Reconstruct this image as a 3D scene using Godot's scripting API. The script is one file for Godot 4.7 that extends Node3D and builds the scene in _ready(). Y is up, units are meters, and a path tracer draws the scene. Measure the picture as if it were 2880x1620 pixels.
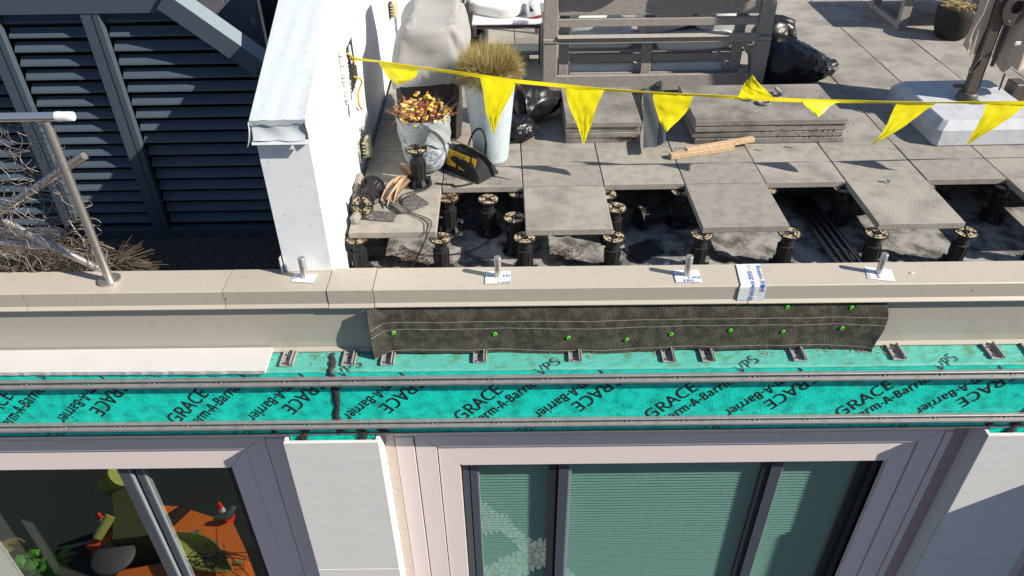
extends Node3D

# ---------------------------------------------------------------- mesh helper
class MB:
	var st := SurfaceTool.new()
	var count := 0
	func _init():
		st.begin(Mesh.PRIMITIVE_TRIANGLES)
	func tri(a: Vector3, b: Vector3, c: Vector3, g := -1):   # anticlockwise seen from outside
		st.set_smooth_group(g)
		count += 1
		st.add_vertex(a); st.add_vertex(c); st.add_vertex(b)
	func quad(a: Vector3, b: Vector3, c: Vector3, d: Vector3, g := -1):
		tri(a, b, c, g); tri(a, c, d, g)
	func box(c: Vector3, s: Vector3, bev := 0.0, xf := Transform3D.IDENTITY):
		var h := s * 0.5
		var e: float = min(bev, min(h.x, min(h.y, h.z)) * 0.9)
		if e <= 0.0:
			var p := []
			for k in 8:
				p.append(xf * (c + Vector3(h.x if k & 1 else -h.x, h.y if k & 2 else -h.y, h.z if k & 4 else -h.z)))
			quad(p[4], p[5], p[7], p[6]); quad(p[1], p[0], p[2], p[3]); quad(p[5], p[1], p[3], p[7])
			quad(p[0], p[4], p[6], p[2]); quad(p[6], p[7], p[3], p[2]); quad(p[0], p[1], p[5], p[4])
			return
		var q := func(sx: int, sy: int, sz: int, ax: int) -> Vector3:
			var v := Vector3(sx * h.x, sy * h.y, sz * h.z)
			if ax != 0: v.x -= sx * e
			if ax != 1: v.y -= sy * e
			if ax != 2: v.z -= sz * e
			return xf * (c + v)
		for s1 in [-1, 1]:
			var f := [q.call(s1, -1, -1, 0), q.call(s1, 1, -1, 0), q.call(s1, 1, 1, 0), q.call(s1, -1, 1, 0)]
			if s1 > 0: quad(f[0], f[1], f[2], f[3])
			else: quad(f[3], f[2], f[1], f[0])
			f = [q.call(-1, s1, -1, 1), q.call(-1, s1, 1, 1), q.call(1, s1, 1, 1), q.call(1, s1, -1, 1)]
			if s1 > 0: quad(f[0], f[1], f[2], f[3])
			else: quad(f[3], f[2], f[1], f[0])
			f = [q.call(-1, -1, s1, 2), q.call(1, -1, s1, 2), q.call(1, 1, s1, 2), q.call(-1, 1, s1, 2)]
			if s1 > 0: quad(f[0], f[1], f[2], f[3])
			else: quad(f[3], f[2], f[1], f[0])
		for s1 in [-1, 1]:
			for s2 in [-1, 1]:
				var f := [q.call(s1, s2, -1, 0), q.call(s1, s2, 1, 0), q.call(s1, s2, 1, 1), q.call(s1, s2, -1, 1)]
				if s1 * s2 < 0: f.reverse()
				quad(f[3], f[2], f[1], f[0])
				f = [q.call(s1, -1, s2, 0), q.call(s1, 1, s2, 0), q.call(s1, 1, s2, 2), q.call(s1, -1, s2, 2)]
				if s1 * s2 < 0: f.reverse()
				quad(f[0], f[1], f[2], f[3])
				f = [q.call(-1, s1, s2, 1), q.call(1, s1, s2, 1), q.call(1, s1, s2, 2), q.call(-1, s1, s2, 2)]
				if s1 * s2 < 0: f.reverse()
				quad(f[3], f[2], f[1], f[0])
				for s3 in [-1, 1]:
					var t := [q.call(s1, s2, s3, 0), q.call(s1, s2, s3, 1), q.call(s1, s2, s3, 2)]
					if s1 * s2 * s3 > 0: tri(t[0], t[1], t[2])
					else: tri(t[2], t[1], t[0])
	func tube(pts: Array, r, sides := 10, caps := true, flat := 1.0):
		var rings := []
		var up := Vector3.UP
		for i in pts.size():
			var d: Vector3 = (pts[min(i + 1, pts.size() - 1)] - pts[max(i - 1, 0)]).normalized()
			if abs(d.dot(up)) > 0.97: up = Vector3.RIGHT if i == 0 else up
			var u := (up - d * up.dot(d)).normalized()
			up = u if i > 0 or abs(d.y) > 0.97 else up
			var w := d.cross(u)
			var rr: float = r[i] if r is Array else r
			var ring := []
			for k in sides:
				var a := TAU * k / sides
				ring.append(pts[i] + u * cos(a) * rr * flat + w * sin(a) * rr)
			rings.append(ring)
		loft(rings, caps, 3)
	func loft(rings: Array, caps := true, g := 3):  # rings run anticlockwise seen from the far end
		var n: int = rings[0].size()
		for i in rings.size() - 1:
			for k in n:
				var m := (k + 1) % n
				quad(rings[i][k], rings[i][m], rings[i + 1][m], rings[i + 1][k], g)
		if caps:
			for e in [0, rings.size() - 1]:
				var c := Vector3.ZERO
				for v in rings[e]: c += v / n
				for k in n:
					if e == 0: tri(c, rings[e][(k + 1) % n], rings[e][k])
					else: tri(c, rings[e][k], rings[e][(k + 1) % n])
	func lathe(profile: Array, seg := 20, xf := Transform3D.IDENTITY, g := 4):  # profile of (radius, height), upwards on the outside
		for i in profile.size() - 1:
			for k in seg:
				var a := TAU * k / seg
				var b := TAU * (k + 1) / seg
				var p = profile[i]
				var q = profile[i + 1]
				var v := [Vector3(p.x * sin(a), p.y, p.x * cos(a)), Vector3(p.x * sin(b), p.y, p.x * cos(b)), Vector3(q.x * sin(b), q.y, q.x * cos(b)), Vector3(q.x * sin(a), q.y, q.x * cos(a))]
				var gg: int = -1 if g < 0 else g + i % 20 if p.distance_to(q) < 0.0 else g
				if p.x > 1e-5: tri(xf * v[0], xf * v[1], xf * v[2], gg)
				if q.x > 1e-5: tri(xf * v[0], xf * v[2], xf * v[3], gg)
	func prism(poly: PackedVector2Array, a: float, b: float, xf := Transform3D.IDENTITY):
		if Geometry2D.is_polygon_clockwise(poly): poly.reverse()
		var ix := Geometry2D.triangulate_polygon(poly)
		for i in range(0, ix.size(), 3):
			var p := [poly[ix[i]], poly[ix[i + 1]], poly[ix[i + 2]]]
			if (p[1] - p[0]).cross(p[2] - p[0]) < 0: p.reverse()
			tri(xf * Vector3(p[0].x, p[0].y, b), xf * Vector3(p[1].x, p[1].y, b), xf * Vector3(p[2].x, p[2].y, b))
			tri(xf * Vector3(p[2].x, p[2].y, a), xf * Vector3(p[1].x, p[1].y, a), xf * Vector3(p[0].x, p[0].y, a))
		for i in poly.size():
			var u := poly[i]
			var w := poly[(i + 1) % poly.size()]
			quad(xf * Vector3(u.x, u.y, a), xf * Vector3(w.x, w.y, a), xf * Vector3(w.x, w.y, b), xf * Vector3(u.x, u.y, b))
	func along_x(poly: PackedVector2Array, x0: float, x1: float):  # poly of (z, y)
		prism(poly, -x1, -x0, Transform3D(Basis(Vector3(0, 0, 1), Vector3(0, 1, 0), Vector3(-1, 0, 0)), Vector3.ZERO))
	func sheet(f: Callable, nu: int, nv: int, thick: float, g := 5):  # f(u, v) -> point; u right, v up seen from the front
		var top := []
		for i in nu + 1:
			var col := []
			for j in nv + 1: col.append(f.call(float(i) / nu, float(j) / nv))
			top.append(col)
		var bot := []
		for i in nu + 1:
			var col := []
			for j in nv + 1:
				var du: Vector3 = top[min(i + 1, nu)][j] - top[max(i - 1, 0)][j]
				var dv: Vector3 = top[i][min(j + 1, nv)] - top[i][max(j - 1, 0)]
				col.append(top[i][j] - du.cross(dv).normalized() * thick)
			bot.append(col)
		for i in nu:
			for j in nv:
				quad(top[i][j], top[i + 1][j], top[i + 1][j + 1], top[i][j + 1], g)
				if thick > 0: quad(bot[i][j + 1], bot[i + 1][j + 1], bot[i + 1][j], bot[i][j], g + 1)
		if thick > 0:
			for i in nu:
				quad(bot[i][0], bot[i + 1][0], top[i + 1][0], top[i][0]); quad(top[i][nv], top[i + 1][nv], bot[i + 1][nv], bot[i][nv])
			for j in nv:
				quad(bot[0][j + 1], bot[0][j], top[0][j], top[0][j + 1]); quad(top[nu][j + 1], top[nu][j], bot[nu][j], bot[nu][j + 1])
	func blob(c: Vector3, r: Vector3, ex: float, amp: float, freq: float, sd: int, nu := 40, nv := 24, basis := Basis.IDENTITY, ridged := false, flat_bottom := -9.0):
		var nz := FastNoiseLite.new()
		nz.seed = sd; nz.frequency = freq; nz.fractal_octaves = 3
		if ridged: nz.fractal_type = FastNoiseLite.FRACTAL_RIDGED
		var pw := func(x: float) -> float: return sign(x) * pow(abs(x), ex)
		var g := []
		for j in nv + 1:
			var row := []
			for i in nu:
				var a := TAU * i / nu
				var b := PI * (float(j) / nv - 0.5)
				var p := Vector3(pw.call(cos(b)) * pw.call(sin(a)) * r.x, pw.call(sin(b)) * r.y, pw.call(cos(b)) * pw.call(cos(a)) * r.z)
				var k := 1.0 + amp * nz.get_noise_3dv(p * 10.0)
				p = basis * (p * k) + c
				if flat_bottom > -9.0 and p.y < flat_bottom: p.y = flat_bottom + (p.y - flat_bottom) * 0.03
				row.append(p)
			g.append(row)
		for j in nv:
			for i in nu:
				var m := (i + 1) % nu
				if j > 0: tri(g[j][i], g[j][m], g[j + 1][m], 6)
				if j < nv - 1: tri(g[j][i], g[j + 1][m], g[j + 1][i], 6)
				if j == 0: tri(g[0][0], g[1][m], g[1][i], 6)
				if j == nv - 1: tri(g[j][i], g[j][m], g[nv][0], 6)
	func done() -> ArrayMesh:
		st.generate_normals()
		st.index()
		return st.commit()

# ---------------------------------------------------------------- scene helpers
const FA := -0.0100
var FT := Transform3D(Basis(Vector3.UP, FA), Vector3(0, 0, -3.787))   # the facade's own frame: x along it, z outwards
var M := {}
var used := {}
var org := {}

func mb() -> MB: return MB.new()

func numbered(n: String) -> String:
	if not used.has(n):
		used[n] = 0
		return n
	used[n] += 1
	return "%s_%03d" % [n, used[n]]

func tag(o, label: String, category: String, group := "", kind := ""):
	if label: o.set_meta("label", label)
	if category: o.set_meta("category", category)
	if group: o.set_meta("group", group)
	if kind: o.set_meta("kind", kind)
	return o

func thing(called: String, label: String, category: String, at := Vector3.ZERO, group := "", facade := false) -> Node3D:
	var o := Node3D.new()
	o.name = numbered(called)
	add_child(o)
	o.transform = (FT if facade else Transform3D.IDENTITY) * Transform3D(Basis.IDENTITY, at)
	org[o] = at
	tag(o, label, category, group)
	return o

func part(parent: Node3D, called: String, m, mat: Material, kind := "") -> MeshInstance3D:   # geometry is given in the frame of the thing, not from its base
	var o := MeshInstance3D.new()
	o.mesh = m.done() if m is MB else m
	o.material_override = mat
	o.name = called
	parent.add_child(o, true)
	if org.has(parent): o.position = -org[parent]
	if kind: o.set_meta("kind", kind)
	return o

func copy(o: Node3D, at: Vector3, turn: float, label: String) -> Node3D:
	var c: Node3D = o.duplicate()
	c.name = numbered(String(o.name).rstrip("0123456789").trim_suffix("_"))
	add_child(c)
	c.position = at
	c.rotation.y = turn
	c.set_meta("label", label)
	return c

func lin(r: float, g: float, b: float) -> Color: return Color(r, g, b).linear_to_srgb()

func noise(freq: float, oct := 4, sd := 1, type := FastNoiseLite.TYPE_SIMPLEX_SMOOTH) -> FastNoiseLite:
	var n := FastNoiseLite.new()
	n.noise_type = type
	n.frequency = freq; n.fractal_octaves = oct; n.seed = sd
	if oct > 5: n.fractal_gain = 0.62
	return n

func tex(n: FastNoiseLite, stops: Array, size := 512) -> NoiseTexture2D:   # stops: [offset, grey or Color]
	var t := NoiseTexture2D.new()
	t.width = size; t.height = size; t.seamless = true; t.noise = n; t.seamless_blend_skirt = 0.2
	var g := Gradient.new()
	var off := PackedFloat32Array()
	var col := PackedColorArray()
	for s in stops:
		off.append(s[0]); col.append(s[1] if s[1] is Color else lin(s[1], s[1], s[1]))
	g.offsets = off; g.colors = col
	t.color_ramp = g
	return t

func bump(n: FastNoiseLite, strength := 4.0, size := 512) -> NoiseTexture2D:
	var t := NoiseTexture2D.new()
	t.width = size; t.height = size; t.seamless = true; t.noise = n; t.as_normal_map = true; t.bump_strength = strength
	return t

func mat(c: Color, rough := 0.7, metal := 0.0, albedo: Texture2D = null, scale := 1.0, nrm: Texture2D = null, ns := 1.0, world := false) -> StandardMaterial3D:
	var m := StandardMaterial3D.new()
	m.albedo_color = c; m.roughness = rough; m.metallic = metal
	if albedo or nrm:
		m.uv1_triplanar = true; m.uv1_world_triplanar = world
		m.uv1_scale = Vector3.ONE * scale
		m.uv1_triplanar_sharpness = 4.0
	if albedo: m.albedo_texture = albedo
	if nrm:
		m.normal_enabled = true; m.normal_texture = nrm; m.normal_scale = ns
	return m

func detail(m: StandardMaterial3D, t: Texture2D, blend := BaseMaterial3D.BLEND_MODE_MUL) -> StandardMaterial3D:
	m.detail_enabled = true; m.detail_albedo = t; m.detail_blend_mode = blend
	return m

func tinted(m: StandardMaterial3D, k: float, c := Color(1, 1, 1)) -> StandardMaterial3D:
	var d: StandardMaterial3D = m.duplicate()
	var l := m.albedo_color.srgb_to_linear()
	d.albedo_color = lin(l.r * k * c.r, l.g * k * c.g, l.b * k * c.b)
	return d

func materials():
	var fine := noise(0.09, 5, 3)
	var speck := tex(fine, [[0.0, 0.55], [0.42, 0.86], [0.6, 1.0], [1.0, 1.0]])
	var stain := tex(noise(0.012, 5, 8), [[0.0, 0.45], [0.35, 0.72], [0.55, 1.0], [1.0, 1.0]])
	var smudge := tex(noise(0.02, 4, 21), [[0.0, 0.78], [0.5, 0.95], [1.0, 1.0]])
	var grit := bump(noise(0.14, 4, 5), 5.0)
	var soft := bump(noise(0.02, 4, 6), 6.0)
	var crumple := bump(noise(0.018, 5, 9, FastNoiseLite.TYPE_CELLULAR), 7.0)
	var concrete := tex(noise(0.014, 8, 31), [[0.0, 0.7], [0.35, 0.85], [0.6, 0.96], [1.0, 1.0]])
	var paverstain := tex(noise(0.007, 7, 77), [[0.0, 0.55], [0.3, 0.74], [0.5, 0.9], [0.7, 1.0], [1.0, 1.0]])
	M.paver = []
	for k in 4:
		var pm := mat([lin(0.315, 0.293, 0.258), lin(0.285, 0.267, 0.238), lin(0.335, 0.31, 0.272), lin(0.265, 0.25, 0.227)][k], 0.92, 0.0, concrete, 1.1, grit, 0.10, true)
		M.paver.append(pm)
	M.paver_stained = []
	for k in 3:
		M.paver_stained.append(mat([lin(0.315, 0.294, 0.262), lin(0.285, 0.268, 0.241), lin(0.335, 0.312, 0.276)][k], 0.92, 0.0, paverstain, 0.55, grit, 0.12, true))
	M.slab = mat(lin(0.26, 0.243, 0.22), 0.92, 0.0, tex(noise(0.007, 8, 15), [[0.0, 0.42], [0.35, 0.66], [0.55, 0.85], [0.75, 1.0], [1.0, 1.0]]), 0.7, grit, 0.15, true)
	M.roof = mat(lin(0.3, 0.295, 0.285), 0.95, 0.0, tex(noise(0.008, 8, 12), [[0.0, 0.12], [0.3, 0.3], [0.5, 0.72], [0.7, 1.0], [1.0, 1.0]]), 0.9, grit, 0.2, true)
	M.plastic = mat(lin(0.016, 0.016, 0.017), 0.55, 0.0, smudge, 6.0, soft, 0.3)
	M.cream = mat(lin(0.5, 0.40, 0.25), 0.7, 0.0, tex(noise(0.05, 4, 41), [[0.0, 0.12], [0.36, 0.3], [0.46, 0.9], [1.0, 1.0]]), 1.3)
	M.rust = mat(lin(0.09, 0.05, 0.025), 0.9, 0.0, speck, 8.0)
	M.coping = mat(lin(0.46, 0.418, 0.352), 0.42, 0.0, tex(noise(0.02, 5, 51), [[0.0, 0.7], [0.1, 0.85], [0.15, 0.98], [0.5, 1.0], [1.0, 1.0]]), 0.9, soft, 0.05)
	M.fascia = mat(lin(0.395, 0.365, 0.315), 0.38, 0.0, tex(noise(0.03, 4, 52), [[0.0, 0.75], [0.08, 0.92], [0.12, 1.0], [1.0, 1.0]]), 0.8, soft, 0.06)
	M.teal = mat(lin(0.005, 0.72, 0.58), 0.5, 0.0, tex(noise(0.014, 8, 61), [[0.0, 0.45], [0.35, 0.74], [0.55, 0.92], [0.7, 1.0], [1.0, 1.0]]), 1.1, bump(noise(0.1, 4, 62), 7.0), 0.14)
	M.teal_ledge = mat(lin(0.085, 0.40, 0.335), 0.65, 0.0, tex(noise(0.015, 6, 63), [[0.0, Color(0.98, 0.78, 0.66)], [0.3, Color(1, 0.9, 0.84)], [0.48, Color(1, 1, 1)], [1.0, Color(1, 1, 1)]]), 0.9, soft, 0.12)
	M.ink = mat(lin(0.012, 0.014, 0.014), 0.6)
	M.ink_thin = mat(lin(0.03, 0.07, 0.065), 0.6)
	M.sealant = mat(lin(0.035, 0.033, 0.034), 0.75, 0.0, speck, 5.0, soft, 1.5)
	M.alu = mat(lin(0.30, 0.30, 0.30), 0.5, 0.4, tex(noise(0.02, 6, 71), [[0.0, 0.7], [0.4, 0.9], [0.6, 1.0], [1.0, 1.0]]), 0.9)
	M.clip = mat(lin(0.42, 0.40, 0.39), 0.5, 0.35, speck, 5.0)
	M.steel = mat(lin(0.62, 0.58, 0.54), 0.36, 0.85, smudge, 3.0)
	M.chrome = mat(lin(0.7, 0.69, 0.68), 0.22, 0.9)
	M.wire = mat(lin(0.27, 0.24, 0.21), 0.5, 0.6)
	M.drywire = mat(lin(0.15, 0.115, 0.08), 0.8, 0.2)
	M.film = mat(lin(0.8, 0.82, 0.84), 0.25, 0.2, null, 6.0, crumple, 0.4)
	M.patch = mat(lin(0.78, 0.8, 0.82), 0.35, 0.0, smudge, 5.0, crumple, 0.08)
	M.blue = mat(lin(0.03, 0.1, 0.4), 0.5)
	M.greyprint = mat(lin(0.33, 0.36, 0.42), 0.5)
	M.felt = mat(lin(0.092, 0.085, 0.066), 0.98, 0.0, tex(noise(0.016, 7, 81), [[0.0, 0.3], [0.38, 0.55], [0.55, 0.8], [0.75, 1.0], [1.0, 1.0]]), 1.1, bump(noise(0.2, 3, 82), 6.0), 1.0)
	M.thread = mat(lin(0.38, 0.37, 0.34), 0.9)
	M.green = mat(lin(0.1, 0.62, 0.02), 0.4)
	M.greendark = mat(lin(0.02, 0.12, 0.005), 0.5)
	M.stone = mat(lin(0.66, 0.655, 0.645), 0.8, 0.0, tex(noise(0.012, 5, 91), [[0.0, 0.93], [0.4, 0.975], [0.6, 1.0], [1.0, 1.0]]), 1.0)
	M.stone.uv1_scale = Vector3(0.5, 4.0, 1.0)
	M.stoneedge = mat(lin(0.7, 0.69, 0.66), 0.85, 0.0, speck, 6.0)
	M.tan = mat(lin(0.62, 0.54, 0.47), 0.6, 0.0, smudge, 2.0)
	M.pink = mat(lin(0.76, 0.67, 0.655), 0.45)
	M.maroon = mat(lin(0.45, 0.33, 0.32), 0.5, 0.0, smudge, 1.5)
	M.gap = mat(lin(0.008, 0.008, 0.009), 0.9)
	M.gap.metallic_specular = 0.1
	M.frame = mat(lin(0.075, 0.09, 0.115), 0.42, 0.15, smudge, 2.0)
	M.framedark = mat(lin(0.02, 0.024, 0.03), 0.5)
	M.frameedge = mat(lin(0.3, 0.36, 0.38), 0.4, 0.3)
	var om := Image.create(8, 8, false, Image.FORMAT_RGB8)
	om.fill(Color(1.0, 0.012, 1.0))
	var gm := ORMMaterial3D.new()   # coated glass: part mirror, part clear
	gm.orm_texture = ImageTexture.create_from_image(om)
	gm.albedo_color = lin(0.82, 0.9, 0.86)
	gm.albedo_color.a = 0.29
	gm.transparency = BaseMaterial3D.TRANSPARENCY_ALPHA
	M.glass = gm
	M.blind = mat(lin(0.15, 0.34, 0.29), 0.85, 0.0, smudge, 1.5)
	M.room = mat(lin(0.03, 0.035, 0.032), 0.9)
	M.white = mat(lin(0.76, 0.79, 0.81), 0.6, 0.0, tex(noise(0.01, 6, 201), [[0.0, 0.82], [0.3, 0.93], [0.5, 1.0], [1.0, 1.0]]), 0.6)
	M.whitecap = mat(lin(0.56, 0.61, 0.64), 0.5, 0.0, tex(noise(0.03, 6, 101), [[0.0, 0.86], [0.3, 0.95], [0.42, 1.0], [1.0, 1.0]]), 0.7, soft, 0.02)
	M.foam = mat(lin(0.75, 0.74, 0.7), 0.9, 0.0, speck, 7.0, grit, 0.3)
	M.recess = mat(lin(0.03, 0.03, 0.032), 0.8)
	M.lampshell = mat(lin(0.5, 0.46, 0.3), 0.4, 0.0, smudge, 6.0)
	M.louver = mat(lin(0.062, 0.088, 0.118), 0.55, 0.1, tex(noise(0.3, 2, 111), [[0.0, 0.8], [0.5, 1.0], [1.0, 1.15]]), 3.0)
	M.louvertop = mat(lin(0.26, 0.32, 0.36), 0.5, 0.1, smudge, 2.0)
	M.greypanel = mat(lin(0.16, 0.17, 0.19), 0.5, 0.0, smudge, 1.0)
	M.darktile = mat(lin(0.03, 0.03, 0.033), 0.4, 0.0, smudge, 2.0)
	M.grout = mat(lin(0.2, 0.2, 0.19), 0.9)
	M.dirt = mat(lin(0.1, 0.085, 0.07), 0.97, 0.0, tex(noise(0.03, 6, 121), [[0.0, 0.3], [0.45, 0.7], [0.6, 1.0], [1.0, 1.8]]), 1.3, grit, 0.3, true)
	M.potblue = mat(lin(0.49, 0.575, 0.61), 0.5, 0.0, tex(noise(0.02, 5, 131), [[0.0, 0.75], [0.4, 0.93], [1.0, 1.0]]), 2.0)
	M.potworn = mat(lin(0.52, 0.55, 0.58), 0.8, 0.0, tex(noise(0.02, 8, 132), [[0.0, Color(0.55, 0.58, 0.61)], [0.45, Color(0.66, 0.69, 0.72)], [0.56, Color(0.82, 0.85, 0.88)], [0.63, Color(1, 1, 1)], [1.0, Color(1, 1, 1)]]), 2.0, grit, 0.15)
	M.wrap = mat(lin(0.34, 0.37, 0.38), 0.35, 0.1, null, 3.0, crumple, 0.2)
	M.soil = mat(lin(0.03, 0.02, 0.014), 1.0, 0.0, speck, 9.0, grit, 0.5)
	M.cover = mat(lin(0.32, 0.315, 0.31), 0.8)
	M.cart = mat(lin(0.055, 0.052, 0.05), 0.5, 0.2, smudge, 3.0)
	M.bag = mat(lin(0.008, 0.008, 0.01), 0.38, 0.0, null, 3.0, crumple, 0.12)
	M.fabric = mat(lin(0.014, 0.014, 0.015), 0.85, 0.0, speck, 12.0, grit, 0.2)
	M.bagyellow = mat(lin(0.75, 0.42, 0.01), 0.6, 0.0, smudge, 8.0)
	M.flag = mat(lin(0.95, 0.84, 0.01), 0.4, 0.0, null, 5.0, crumple, 0.14)
	M.flag.backlight_enabled = true
	M.flag.backlight = lin(0.45, 0.38, 0.0)
	M.flag.cull_mode = BaseMaterial3D.CULL_DISABLED
	M.tie = mat(lin(0.6, 0.36, 0.02), 0.6)
	M.wood = mat(lin(0.33, 0.305, 0.28), 0.85, 0.0, tex(noise(0.05, 5, 141), [[0.0, 0.45], [0.4, 0.75], [0.6, 1.0], [1.0, 1.1]]), 1.0, bump(noise(0.05, 4, 142), 5.0), 0.2)
	M.wood.uv1_scale = Vector3(0.5, 9.0, 9.0)
	M.woodv = M.wood.duplicate()
	M.woodv.uv1_scale = Vector3(9.0, 0.5, 9.0)
	M.pine = mat(lin(0.56, 0.4, 0.25), 0.75, 0.0, tex(noise(0.03, 5, 151), [[0.0, 0.4], [0.42, 0.72], [0.6, 1.0], [1.0, 1.0]]), 1.0)
	M.pine.uv1_scale = Vector3(1.2, 14.0, 14.0)
	M.cushion = mat(lin(0.62, 0.66, 0.68), 0.9, 0.0, smudge, 4.0, soft, 0.08)
	M.pillow = mat(lin(0.72, 0.71, 0.69), 0.9)
	M.tabletop = mat(lin(0.72, 0.72, 0.72), 0.35)
	M.tabledark = mat(lin(0.07, 0.07, 0.072), 0.5)
	M.helmet = mat(lin(0.78, 0.8, 0.82), 0.25)
	M.red = mat(lin(0.6, 0.03, 0.02), 0.5)
	M.flash = mat(lin(0.115, 0.135, 0.14), 0.5, 0.3, smudge, 3.0, soft, 0.2)
	M.ring = mat(lin(0.3, 0.29, 0.28), 0.7, 0.0, speck, 8.0)
	M.umbase = mat(lin(0.47, 0.49, 0.53), 0.8, 0.0, tex(noise(0.012, 5, 161), [[0.0, 0.8], [0.35, 0.92], [0.5, 1.0], [1.0, 1.0]]), 0.9, soft, 0.04)
	M.pole = mat(lin(0.095, 0.078, 0.068), 0.5, 0.2, smudge, 3.0)
	M.canvas = mat(lin(0.58, 0.48, 0.40), 0.95, 0.0, speck, 6.0, soft, 0.1)
	M.canvas.backlight_enabled = true
	M.canvas.backlight = lin(0.1, 0.075, 0.055)
	M.blackpot = mat(lin(0.012, 0.012, 0.012), 0.75, 0.0, speck, 8.0)
	M.straw = mat(lin(0.5, 0.38, 0.2), 0.9)
	M.rubber = mat(lin(0.15, 0.145, 0.135), 0.9, 0.0, tex(noise(0.03, 5, 171), [[0.0, 0.3], [0.45, 0.5], [0.65, 0.95], [1.0, 1.0]]), 2.0, grit, 0.2)
	M.cable = mat(lin(0.02, 0.02, 0.021), 0.5)
	M.deadleaf = mat(lin(0.30, 0.21, 0.145), 0.9)
	M.litter = mat(lin(0.1, 0.052, 0.028), 0.95, 0.0, speck, 9.0)
	M.pipe = mat(lin(0.17, 0.165, 0.16), 0.3, 0.9, smudge, 3.0)
	M.block = mat(lin(0.3, 0.275, 0.235), 0.9, 0.0, speck, 6.0, grit, 0.3)
	M.asphalt = mat(lin(0.022, 0.03, 0.027), 0.9, 0.0, speck, 0.4, null, 1.0, true)
	M.machine = mat(lin(0.85, 0.2, 0.03), 0.5, 0.0, smudge, 1.0)
	M.olive = mat(lin(0.42, 0.42, 0.1), 0.6, 0.0, smudge, 1.0)
	M.olivedark = mat(lin(0.07, 0.065, 0.02), 0.7)
	M.hinge = mat(lin(0.12, 0.17, 0.15), 0.5)
	M.conered = mat(lin(0.85, 0.035, 0.01), 0.5)
	M.conewhite = mat(lin(0.75, 0.75, 0.75), 0.4)
	M.twig = mat(lin(0.03, 0.02, 0.014), 0.9)
	M.leaf = mat(lin(0.09, 0.3, 0.02), 0.6)
	M.path = mat(lin(0.34, 0.36, 0.32), 0.9, 0.0, speck, 1.0, null, 1.0, true)
func _ready():
	var cam := Camera3D.new()
	cam.name = "camera"
	add_child(cam)
	cam.fov = 41.215
	cam.near = 0.05
	cam.far = 900.0
	var p := 0.64249
	var yaw := 0.009511
	var roll := -0.011314
	var f := Vector3(sin(yaw) * cos(p), -sin(p), -cos(yaw) * cos(p))
	var r0 := Vector3(cos(yaw), 0, sin(yaw))
	var u0 := r0.cross(f)
	var r := r0 * cos(roll) + u0 * sin(roll)
	cam.transform = Transform3D(Basis(r, r.cross(f), -f), Vector3(0, 2.837, 0))
	cam.current = true
	var env := Environment.new()
	env.background_mode = Environment.BG_SKY
	var sky := Sky.new()
	var sm := ProceduralSkyMaterial.new()
	sm.sky_top_color = Color(0.34, 0.42, 0.55)
	sm.sky_horizon_color = Color(0.66, 0.70, 0.75)
	sm.sky_curve = 0.12
	sm.ground_bottom_color = Color(0.16, 0.155, 0.15)
	sm.ground_horizon_color = Color(0.45, 0.46, 0.47)
	sm.sky_energy_multiplier = 0.95
	sky.sky_material = sm
	env.sky = sky
	env.tonemap_mode = Environment.TONE_MAPPER_LINEAR
	env.tonemap_exposure = 1.55
	env.sdfgi_enabled = true
	env.ssao_enabled = true
	env.ssil_enabled = true
	var we := WorldEnvironment.new()
	we.name = "world_environment"
	we.environment = env
	add_child(we)
	var sun := DirectionalLight3D.new()
	sun.name = "sun"
	add_child(sun)
	sun.light_color = Color(1.0, 0.965, 0.91)
	sun.light_energy = 1.6
	sun.light_angular_distance = 0.5
	sun.shadow_enabled = true
	sun.transform = Transform3D(Basis.IDENTITY, Vector3(2.16, 1.57, 0.79) * 8).looking_at(Vector3.ZERO, Vector3.UP)
	materials()
	facade()
	terrace()
	street()
	objects()

# ---------------------------------------------------------------- lettering
func letters(text: String, bold: bool, fat := 0.0) -> Array:   # triangles of the text, cap height 1, baseline at 0
	var f := SystemFont.new()
	f.font_names = PackedStringArray(["Droid Sans"])
	f.font_weight = 700 if bold else 400
	var tm := TextMesh.new()
	var fv := FontVariation.new()
	fv.base_font = f
	fv.variation_embolden = fat
	tm.text = text; tm.font = fv if fat > 0.0 else f; tm.font_size = 64; tm.pixel_size = 1.0 / 64.0; tm.depth = 0.0; tm.curve_step = 1.5
	tm.horizontal_alignment = HORIZONTAL_ALIGNMENT_LEFT
	var a := tm.get_mesh_arrays()
	var v: PackedVector3Array = a[Mesh.ARRAY_VERTEX]
	var ix = a[Mesh.ARRAY_INDEX]
	var lo := Vector2(1e9, 1e9)
	for p in v: lo = lo.min(Vector2(p.x, p.y))
	var out := []
	var n: int = ix.size() if ix != null and ix.size() else v.size()
	for i in n:
		var p: Vector3 = v[ix[i]] if ix != null and ix.size() else v[i]
		out.append((Vector2(p.x, p.y) - lo) / 0.714)
	return out

func clip(poly: Array, n: Vector2, d: float) -> Array:   # keeps n.p >= d
	var out := []
	for i in poly.size():
		var a: Vector2 = poly[i]
		var b: Vector2 = poly[(i + 1) % poly.size()]
		var da := n.dot(a) - d
		var db := n.dot(b) - d
		if da >= 0: out.append(a)
		if (da >= 0) != (db >= 0): out.append(a.lerp(b, da / (da - db)))
	return out

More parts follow.
